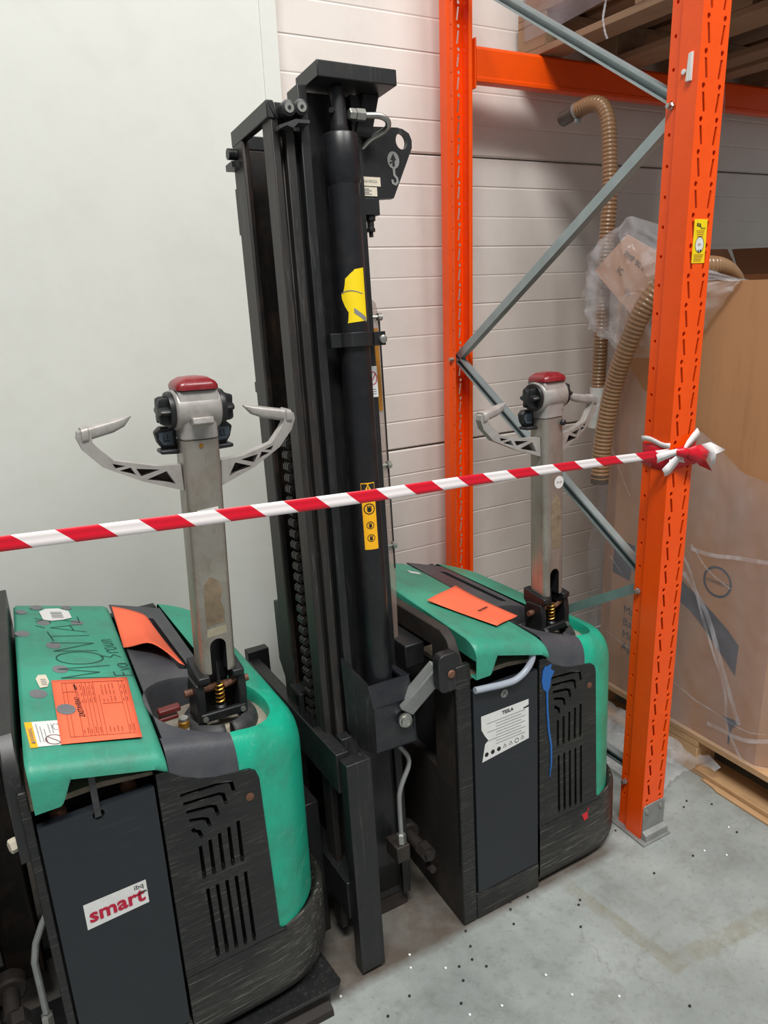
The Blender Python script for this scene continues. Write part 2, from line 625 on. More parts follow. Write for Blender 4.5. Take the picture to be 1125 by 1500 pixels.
def frame(o, ux, uy):
    """matrix whose X is text direction ux, Y is text up uy"""
    ux, uy = Vector(ux).normalized(), Vector(uy).normalized()
    uz = ux.cross(uy)
    return Matrix(((ux.x, uy.x, uz.x, o[0]), (ux.y, uy.y, uz.y, o[1]), (ux.z, uy.z, uz.z, o[2]), (0, 0, 0, 1)))


def spline(pts, n):
    P = [Vector(p) for p in pts]
    P = [P[0]*2-P[1]]+P+[P[-1]*2-P[-2]]
    out = []
    for i in range(1, len(P)-2):
        for k in range(n):
            t = k/n
            p0, p1, p2, p3 = P[i-1:i+3]
            out.append(0.5*((2*p1)+(-p0+p2)*t+(2*p0-5*p1+4*p2-p3)*t*t+(-p0+3*p1-3*p2+p3)*t**3))
    out.append(P[-2])
    return out


# ------------------------------------------------------------------ setting
MB().box(-3.2, 4.6, -3.0, 2.36, -0.1, 0.0).build('floor', M['concrete'], smooth=0)
struct(bpy.data.objects['floor'])

wb = bpy.data.objects.new('wall_back', None)
C.objects.link(wb)
struct(wb)
for k, z0 in enumerate((0.008, 1.023, 2.0375)):
    z1 = z0+1.0095
    prof = [(2.352, z0), (2.352, z0+0.004)]
    for i in range(1, 10):
        z = z0+i*0.1015
        d = 0.0022 if i % 2 else 0.0012
        prof += [(2.350, z-0.004), (2.350+d, z-0.001), (2.350+d, z+0.001), (2.350, z+0.004)]
    prof = [(2.358, z0), (2.350, z0+0.005)]+prof[2:]+[(2.350, z1-0.005), (2.358, z1), (2.42, z1), (2.42, z0)]
    MB().prism(prof, -3.2, 4.6, 'x').build('panel', M['wall'], wb, smooth=0)
struct(MB().box(-3.2, 0.906, 2.296, 2.349, 0.0, 3.3).build('wall_left', M['smooth'], smooth=0))
struct(MB().box(0.9062, 0.957, 2.2935, 2.349, 0.0, 3.3).build('trim_1', M['smooth'], smooth=0))
wl = bpy.data.objects['wall_left']

# ------------------------------------------------------------------ pallet stackers
ZT = lambda x: 0.814-0.28*x
SH = lambda y: 0.075*max(0.0, y)           # cover edges drift with depth


def xR(y):
    return 0.272+SH(y)


def xL(y):
    return 0.048+SH(y)


def smooth01(a, b, x):
    t = min(1, max(0, (x-a)/(b-a)))
    return t*t*(3-2*t)


def on_top(x, y, h=0.0):
    return (x, y, ZT(x)+h)


WELL = ell(0.408, 0.160, 0.126, 0.128, 40, p=0.9)


def build_body(T, variant):
    # ---- end plate towards the mast
    mb = MB()
    outer = [(0, 0), (0.8, 0), (0.8, 0.80), (0.06, 0.815), (0.03, 0.80), (0.0, 0.745)]
    hole = [(0.10, 0.42), (0.70, 0.42), (0.70, 0.74), (0.10, 0.76)]
    if variant == 0:
        # edge-on here: a thick upper rail and a slimmer post below it
        mb.plate([(0.0, 0.60), (0.8, 0.60), (0.8, 0.815), (0.06, 0.822), (0.03, 0.80), (0.0, 0.745)], [], lambda u, v, w: (w+0.075*u, u, v), 0.012, 0.038)
        mb.build('end_plate', M['blackm'], T, bevel=0.003)
        MB().box(0.027, 0.043, -0.006, 0.03, 0.0, 0.742).build('corner_post', M['plastic'], T, bevel=0.003)
        MB().lathe([(0.012, 0), (0.013, 0.002), (0.013, 0.012), (0.011, 0.014)], (0.013, 0.03, 0.625), (-1, -0.3, 0), 6).build('plate_bolt', M['cream'], T, smooth=20)
        MB().tube([(0.036, 0.05, 0.445), (0.022, 0.045, 0.425), (0.006, 0.04, 0.395), (-0.003, 0.04, 0.355), (-0.003, 0.04, 0.30), (-0.003, 0.04, 0.23)], 0.0065, 10).build('oil_pipe', M['galv_dull'], T)
        MB().lathe([(0.009, 0), (0.0115, 0.004), (0.0115, 0.028), (0.008, 0.032)], (-0.003, 0.04, 0.195), (0, 0, 1), 6).build('pipe_nut', M['steel'], T, smooth=20)
    else:
        mb.plate(outer, [hole], lambda u, v, w: (w+0.03*u, u, v), 0.0, 0.026)
        mb.build('end_plate', M['brown'], T, bevel=0.003)
        MB().box(0.0, 0.043, -0.006, 0.012, 0.0, 0.742).build('corner_post', M['plastic'], T, bevel=0.004)
    MB().box(-0.072, 0.010, 0.32, 0.74, 0.05, 0.76).build('hydraulic_tank', M['blackgrease'], T, bevel=0.006)
    # ---- inner block that fills the hull
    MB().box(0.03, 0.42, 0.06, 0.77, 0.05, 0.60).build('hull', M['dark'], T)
    # ---- skirt sweep around the nose
    cx, cy, r = 0.464, 0.152, 0.16
    xe, yf = cx+r, 0.80

    def path(ins):
        p = [(0.2525, -0.010+ins), (0.44, -0.010+ins), (cx, -0.008+ins)]
        rr = r-ins
        for k in range(1, 12):
            a = radians(-90+90*k/12)
            p.append((cx+rr*cos(a), cy+rr*sin(a)))
        p += [(xe-ins, cy), (xe-ins+0.004, 0.3), (xe-ins+0.004, 0.5), (xe-ins, 0.648)]
        for k in range(1, 12):
            a = radians(90*k/12)
            p.append((cx+rr*cos(a), 0.648+rr*sin(a)))
        p += [(cx, 0.808-ins), (0.02, 0.808-ins)]
        return p
    prof = [(0.05, 0.004), (0.02, 0.008), (0.006, 0.022), (0.0, 0.045), (0.0, 0.186), (0.003, 0.195), (0.009, 0.2), (0.016, 0.196), (0.02, 0.18), (0.045, 0.16)]
    MB().grid([[(x, y, z) for x, y in path(i)] for i, z in prof]).build('skirt', M['skirt'], T, smooth=50)
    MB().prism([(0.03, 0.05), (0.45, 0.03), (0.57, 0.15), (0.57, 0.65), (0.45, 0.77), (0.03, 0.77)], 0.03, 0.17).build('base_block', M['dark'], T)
    MB().box(0.03, 0.46, 0.77, 0.80, 0.2, 0.68).build('far_side_plate', M['plastic'], T, bevel=0.003)
    # ---- near side lower strip below the door
    MB().box(0.043, 0.252, -0.006, 0.012, 0.0, 0.080).build('sill', M['skirt'], T, bevel=0.003)
    # ---- vent panel with real slots
    outer = [(0.252, 0.1985), (0.476, 0.1985), (0.466, 0.2015), (0.4605, 0.208), (0.459, 0.218), (0.4475, 0.600), (0.442, 0.618), (0.43, 0.627), (0.40, 0.632), (0.36, 0.638),
             (0.33, 0.648), (0.30, 0.664), (0.278, 0.682), (0.266, 0.690), (0.252, 0.690)]
    holes = []
    xs = [0.3145, 0.3345, 0.3545, 0.3745, 0.3945]
    for i, x in enumerate(xs):
        z0, z1 = 0.418, 0.498+i*0.0055
        holes.append([(x-0.0042, z0+0.004), (x, z0), (x+0.0042, z0+0.004), (x+0.0036, z1), (x-0.0036, z1)])
        z0, z1 = 0.213-i*0.0015, 0.392
        x2 = x+0.006
        holes.append([(x2-0.0042, z0+0.004), (x2, z0), (x2+0.0042, z0+0.004), (x2+0.0006, z1), (x2-0.0066, z1)])
    for i in range(5):
        a, zt = 0.290+0.0035*i, 0.626-0.0205*i
        xr = 0.393-0.0185*i
        zb = zt-0.040+0.003*i
        zr = zt-0.006
        holes.append(thick([(a, zt), (xr-0.012, zr-0.001), (xr-0.003, zr-0.006), (xr+0.001, zb)], 0.0072))
    mb = MB()
    mb.plate(outer, holes, lambda u, v, w: (u, w, v), -0.010, 0.012)
    mb.build('vent_panel', M['plastic'], T, smooth=0)
    mb = MB()
    mb.cyl((0.424, -0.012, 0.565), (0.424, -0.008, 0.565), 0.0085, 12)
    mb.cyl((0.424, -0.013, 0.565), (0.424, -0.012, 0.565), 0.004, 6)
    mb.build('screw', M['rust'], T)
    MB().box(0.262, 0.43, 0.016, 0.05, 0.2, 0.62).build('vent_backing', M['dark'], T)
    # ---- battery door
    hole = ell(0.146, 0.650, 0.0105, 0.0095, 14)
    mb = MB()
    mb.plate([(0.0465, 0.084), (0.2465, 0.084), (0.2465, 0.664), (0.0465, 0.664)], [hole] if variant == 0 else [], lambda u, v, w: (u, w, v), -0.008, 0.008)
    door = mb.build('battery_door', M['door'], T, smooth=0)
    # ---- battery well: ledge and terminal bolts
    MB().prism([(0.03, 0.706), (0.16, 0.706), (0.25, 0.690), (0.25, 0.682), (0.16, 0.694), (0.03, 0.694)], 0.004, 0.2, 'y').build('ledge', M['tan'], T, bevel=0.001)
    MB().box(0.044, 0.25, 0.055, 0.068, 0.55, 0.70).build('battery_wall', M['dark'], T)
    for x in (0.085, 0.208) if variant == 0 else ():
        b = MB()
        b.lathe([(0.016, 0), (0.016, 0.010), (0.011, 0.012), (0.011, 0.022), (0.007, 0.025)], (x, 0.035, 0.652), (0, 0, 1), 6)
        b.build('terminal_bolt', M['rust'], T, smooth=30)
    # ---- green cover with an overhanging lip
    nx = 64

    def zb(x, d):
        lead = 0.702 if x < 0.09 else 0.702+(0.752-0.702)*smooth01(0.088, 0.118, x)
        if x > 0.118:
            t = (x-0.118)/(0.275-0.118)
            lead = 0.752-0.06*t*t*0.75-0.06*0.25*t
        return lead
    yprof = [(-0.021, 'b'), (-0.0235, -0.034), (-0.021, -0.024), (-0.013, -0.012), (0.002, -0.004), (0.02, -0.0008), (0.04, 0), (0.2, 0.003), (0.4, 0.005),
             (0.6, 0.004), (0.72, 0.0), (0.755, -0.003), (0.785, -0.012), (0.802, -0.03), (0.806, -0.07)]
    rows = []
    for y, d in yprof:
        row = []
        for i in range(nx+1):
            t = i/nx
            t = t if 0 < i < nx else t
            x = xL(y)+(xR(y)-xL(y))*t
            e = min(t, 1-t)*(xR(y)-xL(y))
            edge = -0.006*(1-min(1, e/0.012))**2
            z = zb(x, 0) if d == 'b' else ZT(x)+d+edge
            row.append((x, y, z))
        rows.append(row)
    mb = MB()
    mb.grid(rows)
    # side walls
    for k in (0, nx):
        mb.grid([[r[k] for r in rows[1:]], [(r[k][0], r[k][1], max(ZT(r[k][0])-0.05, zb(r[k][0], 0) if r[k][1] < 0 else 0)) for r in rows[1:]]])
    # underside return of the lip and of the corner leg
    mb.grid([rows[0], [(p[0], 0.012, p[2]+0.002) for p in rows[0]]])
    cover = mb.build('battery_cover', M['greentop'], T, smooth=60)
    # ---- grey console
    mb = MB()
    out = [(xR(0.028)+0.006, 0.028), (0.4045, 0.028)]
    # follow the well rim, left half, clockwise from near to far
    wl_ = [p for p in WELL]
    leftarc = sorted([p for p in wl_ if not (p[0] > 0.404 and p[1] < 0.16) and not (p[0] > 0.462)], key=lambda p: atan2(p[1]-0.16, -(p[0]-0.408)))
    out += leftarc
    out += [(0.462, 0.74), (xR(0.76)+0.006, 0.765)]
    for y in (0.6, 0.45, 0.3, 0.15):
        out.append((xR(y)+0.006, y))
    slit = rrect(0.398, 0.424, 0.33, 0.66, 0.008)
    mb.plate(out, [slit], lambda u, v, w: (u, v, ZT(u)+w), 0.0, -0.006)
    pr = [(0.028, 0.0), (0.016, -0.0025), (0.004, -0.012), (-0.004, -0.026), (-0.008, -0.046), (-0.009, -0.09)]
    mb.grid([[(xR(0)+0.004+(0.408-xR(0)-0.004)*i/6, y, ZT(xR(0)+0.004+(0.408-xR(0)-0.004)*i/6)+d) for i in range(7)] for y, d in pr])
    mb.grid([[(x, y, ZT(x)) for x, y in leftarc], [(x*0.97+0.408*0.03, y*0.97+0.16*0.03, ZT(x)-0.01) for x, y in leftarc], [(x*0.95+0.408*0.05, y*0.95+0.16*0.05, 0.634) for x, y in leftarc]])
    mb.grid([[(x, y, ZT(x)) for x, y in slit+slit[:1]], [(x, y, ZT(x)-0.03) for x, y in slit+slit[:1]]])
    mb.add([(0.39, 0.32, 0.672), (0.43, 0.32, 0.672), (0.43, 0.67, 0.672), (0.39, 0.67, 0.672)], [(0, 1, 2, 3)])
    mb.build('console', M['grey'], T, smooth=40)
    # ---- green nose
    cx, cy, r = 0.436, 0.154, 0.16
    xn = cx+r

    def npath(ins):
        p = [(0.4095, -0.006+ins), (cx, -0.006+ins)]
        rr = r-ins
        for k in range(1, 14):
            a = radians(-90+90*k/14)
            p.append((cx+rr*cos(a), cy+rr*sin(a)))
        p += [(xn-ins, cy), (xn-ins+0.003, 0.3), (xn-ins+0.003, 0.5), (xn-ins, 0.65)]
        for k in range(1, 12):
            a = radians(90*k/13)
            p.append((cx+rr*cos(a), 0.65+rr*sin(a)))
        p += [(0.466, 0.81-ins-0.003)]
        return p
    nprof = [(0.0, 'b'), (0.0, -0.075), (0.0015, -0.055), (0.006, -0.034), (0.014, -0.017), (0.023, -0.006), (0.033, 0.0)]
    mb = MB()
    rows = []
    for ins, d in nprof:
        rows.append([(x, y, (0.198 if x > 0.43 else 0.6) if d == 'b' else ZT(x)+d) for x, y in npath(ins)])
    mb.grid(rows)
    rightarc = sorted([p for p in wl_ if (p[0] > 0.412 and p[1] < 0.16) or p[0] > 0.466], key=lambda p: -(atan2(p[1]-0.16, p[0]-0.408)))
    outer = [p for p in npath(0.033)]+rightarc
    mb.plate(outer, [], lambda u, v, w: (u, v, ZT(u)+w), 0.0, None)
    mb.grid([[(x, y, ZT(x)) for x, y in rightarc], [(x*0.97+0.408*0.03, y*0.97+0.16*0.03, ZT(x)-0.008) for x, y in rightarc], [(x*0.95+0.408*0.05, y*0.95+0.16*0.05, 0.634) for x, y in rightarc]])
    mb.build('nose_cover', M['green'], T, smooth=60)
    # ---- well floor and rubber ring
    MB().prism(ell(0.408, 0.16, 0.122, 0.124, 28), 0.622, 0.637).build('well_floor', M['dust'], T)
    mb = MB()
    prof = [(0.082, 0.0), (0.080, 0.012), (0.072, 0.026), (0.060, 0.031), (0.054, 0.026), (0.052, 0.004)]
    rr = []
    for rad, z in prof:
        rr.append([(0.432+rad*cos(radians(-88+356*k/40+4)), 0.168+rad*sin(radians(-88+356*k/40+4)), 0.637+z) for k in range(40)])
    mb.grid(rr)
    mb.build('rubber_ring', M['rubber'], T, smooth=60, solid=0.002)
    MB().lathe([(0.052, 0), (0.045, 0.008), (0.025, 0.014), (0.004, 0.016)], (0.432, 0.168, 0.636), (0, 0, 1), 20).build('pivot_dome', M['dust'], T)
    # ---- emergency lever in the well
    if variant == 0:
        mb = MB()
        mb.box(0.306, 0.352, 0.158, 0.178, 0.700, 0.712)
        mb.box(0.306, 0.346, 0.160, 0.174, 0.684, 0.694)
        mb.build('stop_lever', M['maroon'], T, bevel=0.003)
        mb = MB()
        mb.lathe([(0.010, 0), (0.010, 0.032)], (0.352, 0.150, 0.636), (0, 0, 1), 12)
        mb.m = 1
        mb.lathe([(0.012, 0), (0.012, 0.012), (0.009, 0.014)], (0.352, 0.150, 0.668), (0, 0, 1), 12)
        mb.m = 2
        mb.lathe([(0.010, 0), (0.010, 0.006)], (0.352, 0.150, 0.682), (0, 0, 1), 12)
        mb.build('lever_post', [M['cream'], M['brass'], M['steel']], T)
        mb = MB()
        mb.lathe([(0.007, 0), (0.008, 0.004), (0.008, 0.010), (0.0045, 0.014)], (0.428, 0.335, ZT(0.428)), (0, -0.2, 1), 8)
        mb.build('console_bolt', M['steel'], T)
    return door, cover


# ------------------------------------------------------------------ tiller
def build_tiller(T, facing, roll, variant):
    base = Matrix.Translation((0.432, 0.166, 0.66)) @ Matrix.Rotation(facing+pi/2, 4, 'Z') @ Matrix.Rotation(roll, 4, 'Y')
    # local: u = +x, viewer side = -y, z up from 0
    secs = [(0.114, 0.0375, 0.030), (0.30, 0.0372, 0.030), (0.56, 0.0370, 0.0295), (0.605, 0.0365, 0.029)]
    mb = MB(base)
    rows = []
    for z, a, b in secs:
        rows.append([(x, y, z+(0.02 if False else 0)) for x, y in rrect(-a, a, -b, b, 0.013, 4)])
    mb.grid(rows, True)
    mb.add(rows[0], [tuple(range(len(rows[0])))])
    mb.add(rows[-1], [tuple(range(len(rows[-1])))])
    arm = mb.build('tiller_arm', M['alu'], T, smooth=40)
    # real slot cut through the front wall
    cb = MB(base)
    sp = [(-0.017, 0.05), (0.017, 0.05), (0.017, 0.174)]+[(0.017*cos(radians(a)), 0.174+0.017*sin(radians(a))) for a in range(20, 161, 20)]+[(-0.017, 0.174)]
    cb.prism(sp, -0.09, 0.018, 'y')
    cut = cb.build('cut', M['dark'], T)
    cut.data.materials.clear()
    cut.data.materials.append(M['dark'])
    bo = arm.modifiers.new('slot', 'BOOLEAN')
    bo.object, bo.operation, bo.solver = cut, 'DIFFERENCE', 'EXACT'
    try:
        bo.material_mode = 'TRANSFER'
    except Exception:
        pass
    bpy.context.view_layer.update()
    dg = bpy.context.evaluated_depsgraph_get()
    nm = bpy.data.meshes.new_from_object(arm.evaluated_get(dg))
    arm.modifiers.clear()
    arm.data = nm
    nm.shade_smooth()
    nm.set_sharp_from_angle(angle=radians(40))
    bpy.data.objects.remove(cut)

    def P(mb, name, m, **k):
        return mb.build(name, m, arm, **k)
    # yoke
    mb = MB(base)
    for sgn in (-1, 1):
        mb.prism([(-0.034, 0.0), (0.030, 0.0), (0.034, 0.07), (0.024, 0.095), (-0.030, 0.095), (-0.036, 0.06)], sgn*0.036, sgn*0.054, 'x')
        mb.prism([(-0.040, 0.100), (-0.022, 0.085), (0.030, 0.085), (0.041, 0.095), (0.041, 0.130), (-0.041, 0.114)], sgn*0.024, sgn*0.0495, 'x')
    mb.box(-0.05, 0.05, -0.040, -0.028, 0.010, 0.030)
    mb.box(-0.05, 0.05, 0.010, 0.034, 0.0, 0.06)
    mb.box(-0.030, 0.030, 0.012, 0.026, 0.0, 0.185)
    P(mb, 'yoke', M['black'], bevel=0.003)
    mb = MB(base)
    mb.cyl((-0.070, 0, 0.068), (0.070, 0, 0.068), 0.008, 10)
    mb.cyl((0.01, -0.02, 0.075), (0.04, -0.02, 0.085), 0.006, 8)
    P(mb, 'pivot_pin', M['rust'])
    for sgn in (-1, 1):
        P(MB(base).cyl((sgn*0.041, -0.0435, 0.020), (sgn*0.041, -0.039, 0.020), 0.006, 10), 'screw', M['steel'])
    mb = MB(base)
    mb.tube([(0.0085*cos(k*0.7), -0.018+0.0085*sin(k*0.7), 0.036+0.00105*k) for k in range(46)], 0.0022, 6)
    P(mb, 'spring', M['brass'])
    mb = MB(base)
    mb.lathe([(0.010, 0), (0.0125, 0.008), (0.0125, 0.026), (0.009, 0.03)], (0.0, -0.018, 0.004), (0, 0, 1), 12)
    mb.cyl((0, -0.018, 0.03), (0, -0.012, 0.13), 0.004, 8)
    P(mb, 'spring_seat', M['black'])
    # head: neck, barrel, flat brow
    mb = MB(base)
    n1 = rrect(-0.0365, 0.0365, -0.029, 0.029, 0.013, 4)
    n2 = rrect(-0.039, 0.039, -0.034, 0.032, 0.014, 4)
    n3 = rrect(-0.041, 0.041, -0.034, 0.034, 0.014, 4)
    mb.grid([[(x, y, 0.606) for x, y in n1], [(x, y, 0.625) for x, y in n1], [(x, y, 0.645) for x, y in n2], [(x, y, 0.668) for x, y in n3]], True)
    mb.add([(x, y, 0.606) for x, y in n1], [tuple(range(len(n1)))])
    mb.lathe([(0.030, -0.045), (0.037, -0.043), (0.039, -0.040), (0.039, 0.040), (0.037, 0.043), (0.030, 0.045)], (0, 0.0, 0.662), (1, 0, 0), 28)
    mb.prism([(-0.036, 0.672), (-0.030, 0.700), (0.030, 0.704), (0.036, 0.672)], -0.038, 0.038, 'x')
    P(mb, 'tiller_head', M['cast'], smooth=45, bevel=0.003)
    mb = MB(base)
    mb.prism([(-0.042, 0.634), (-0.034, 0.634), (-0.034, 0.650), (-0.050, 0.652), (-0.053, 0.640)], -0.020, 0.020, 'x')
    if variant == 0:
        P(mb, 'cap_lip', M['cast'], bevel=0.002)
    mb = MB(base)
    pr = rrect(-0.041, 0.041, -0.036, 0.034, 0.014, 4)
    mb.grid([[(x, y, 0.701) for x, y in pr], [(x*0.99, y*0.98, 0.708) for x, y in pr], [(x*0.90, y*0.9, 0.714) for x, y in pr], [(x*0.62, y*0.62, 0.7215) for x, y in pr], [(x*0.2, y*0.2, 0.724) for x, y in pr]], True)
    mb.add([(x*0.2, y*0.2, 0.724) for x, y in pr], [tuple(range(len(pr)))])
    P(mb, 'belly_button', M['red'], smooth=30)
    for sgn in (-1, 1):
        mb = MB(base)
        mb.lathe([(0.034, 0), (0.036, 0.004), (0.034, 0.010)], (sgn*0.044, 0, 0.662), (sgn, 0, 0), 24)
        # butterfly grip: six-lobed knob
        rows = []
        for t, k in ((0.008, 1.0), (0.020, 0.98), (0.027, 0.86), (0.029, 0.5)):
            rows.append([(sgn*(0.044+t), (0.024+0.006*cos(6*a))*k*cos(a), 0.662+(0.024+0.006*cos(6*a))*k*sin(a)) for a in [2*pi*j/36 for j in range(36)]])
        mb.grid(rows, True)
        mb.add(rows[-1], [tuple(range(36))])
        P(mb, 'thumb_wheel', M['black'], smooth=50)
        # lift switch wing
        mb = MB(base)
        x0, x1 = sgn*0.036, sgn*0.077
        mb.prism([(x0, 0.585), (sgn*0.064, 0.588), (sgn*0.072, 0.600), (x1, 0.620), (sgn*0.066, 0.630), (x0, 0.630)], 0.012, 0.030, 'y')
        mb.prism([(x0, 0.578), (sgn*0.072, 0.580), (sgn*0.072, 0.588), (x0, 0.588)], -0.004, 0.030, 'y')
        sw = P(mb, 'lift_switch', M['black'], bevel=0.003)
        mb = MB(base)
        mb.prism([(sgn*0.044, 0.594), (sgn*0.063, 0.596), (sgn*0.070, 0.607), (sgn*0.069, 0.619), (sgn*0.044, 0.622)], 0.009, 0.0125, 'y')
        mb.m = 1
        c = sgn*0.056
        mb.box(c-0.006, c-0.0045, 0.0083, 0.0092, 0.602, 0.614)
        mb.box(c-0.0045, c+0.006, 0.0083, 0.0092, 0.6025, 0.604)
        mb.box(c+0.001, c+0.0023, 0.0083, 0.0092, 0.606, 0.615)
        P(mb, 'switch_face', [M['slate'], M['ink']])
        # handle: trussed arm and grip
        o = [(0.038, 0.508), (0.112, 0.535), (0.176, 0.566), (0.206, 0.599), (0.2145, 0.622), (0.212, 0.634), (0.201, 0.638), (0.190, 0.628), (0.189, 0.614), (0.180, 0.602), (0.156, 0.577), (0.085, 0.562), (0.040, 0.559)]
        hs = [[(0.160, 0.572), (0.138, 0.566), (0.155, 0.562)], [(0.150, 0.558), (0.130, 0.563), (0.122, 0.548)],
              [(0.121, 0.560), (0.080, 0.555), (0.112, 0.543)], [(0.104, 0.538), (0.068, 0.551), (0.053, 0.524)]]
        mb = MB(base)

        def fn(u, v, w):
            b = 0.030*smooth01(0.06, 0.21, u)
            return (sgn*u, w+b, v)
        mb.plate(o, hs, fn, -0.016, 0.004)
        P(mb, 'handle_arm', M['cast'], smooth=30)
        mb = MB(base)
        mb.plate([(0.045, 0.520), (0.110, 0.538), (0.168, 0.566), (0.164, 0.576), (0.085, 0.559), (0.045, 0.556)], [], fn, 0.002, 0.008)
        P(mb, 'arm_web', M['brown'], smooth=30)
        mb = MB(base)
        sec = []
        for q, (hx, hz) in ((0, (0.016, 0.0135)), (0.12, (0.0175, 0.0145)), (0.14, (0.0145, 0.0122)), (0.62, (0.0135, 0.0118)), (0.84, (0.0115, 0.0088)), (1, (0.004, 0.0012))):
            cxx = 0.206-(0.206-0.112)*q
            cz = 0.627+(0.6445-0.627)*q+(0.008 if q == 1 else 0.002 if q > 0.8 else 0)
            cyy = 0.026+0.012*q
            sec.append([(sgn*cxx, cyy+y, cz+z) for y, z in rrect(-hx, hx, -hz, hz, min(hx, hz)*0.6, 3)])
        mb.grid(sec, True)
        mb.add(sec[0], [tuple(range(len(sec[0])))])
        P(mb, 'grip', M['cast'], smooth=40)
    # labels and residue on the front face
    f0 = -0.0405

    def face(z):
        for (za, a, b), (zc, a2, b2) in zip(secs, secs[1:]):
            if za <= z <= zc:
                return -(b+(b2-b)*(z-za)/(zc-za))-0.0006
        return -0.035

    def patch(name, m, poly, mb=None):
        q = MB(base)
        q.plate(poly, [], lambda u, v, w: (u, face(v)+w, v), 0.0, 0.0005)
        return P(q, name, m, smooth=0)
    if variant == 0:
        patch('residue_patch', M['glue'], [(-0.020, 0.222), (0.018, 0.224), (0.019, 0.25), (0.012, 0.275), (0.018, 0.295), (0.010, 0.318), (-0.006, 0.328), (-0.018, 0.312), (-0.021, 0.27)])
        patch('residue_patch', M['glue_pale'], [(-0.021, 0.197), (0.021, 0.200), (0.021, 0.217), (-0.020, 0.215)])
        mb = MB(base)
        mb.lathe([(0.0045, 0), (0.0045, 0.002)], (-0.002, face(0.595)+0.001, 0.595), (0, -1, 0), 10)
        P(mb, 'screw', M['brass'])
        patch('sticker', M['white'], [(-0.020, 0.452), (0.022, 0.455), (0.022, 0.471), (-0.020, 0.468)])
    else:
        q = MB(base)
        q.lathe([(0.017, 0), (0.017, 0.0006)], (0.016, face(0.432)+0.0006, 0.432), (0, -1, 0), 20)
        q.m = 1
        q.text('FH 06', 0.008, base.inverted() @ base @ frame((0.016, face(0.432)-0.0008, 0.430), (1, 0, 0), (0, 0, 1)), align='CENTER')
        P(q, 'sticker', [M['white'], M['greyprint']], smooth=0)
        patch('residue_patch', M['glue'], [(-0.012, 0.250), (0.022, 0.250), (0.024, 0.33), (0.020, 0.385), (0.004, 0.405), (-0.012, 0.38), (-0.014, 0.31)])
        mb = MB(base)
        mb.lathe([(0.008, 0), (0.008, 0.006), (0.005, 0.009)], (0.022, -0.034, 0.592), (0, -1, 0), 12)
        P(mb, 'push_knob', M['black'])
    return arm


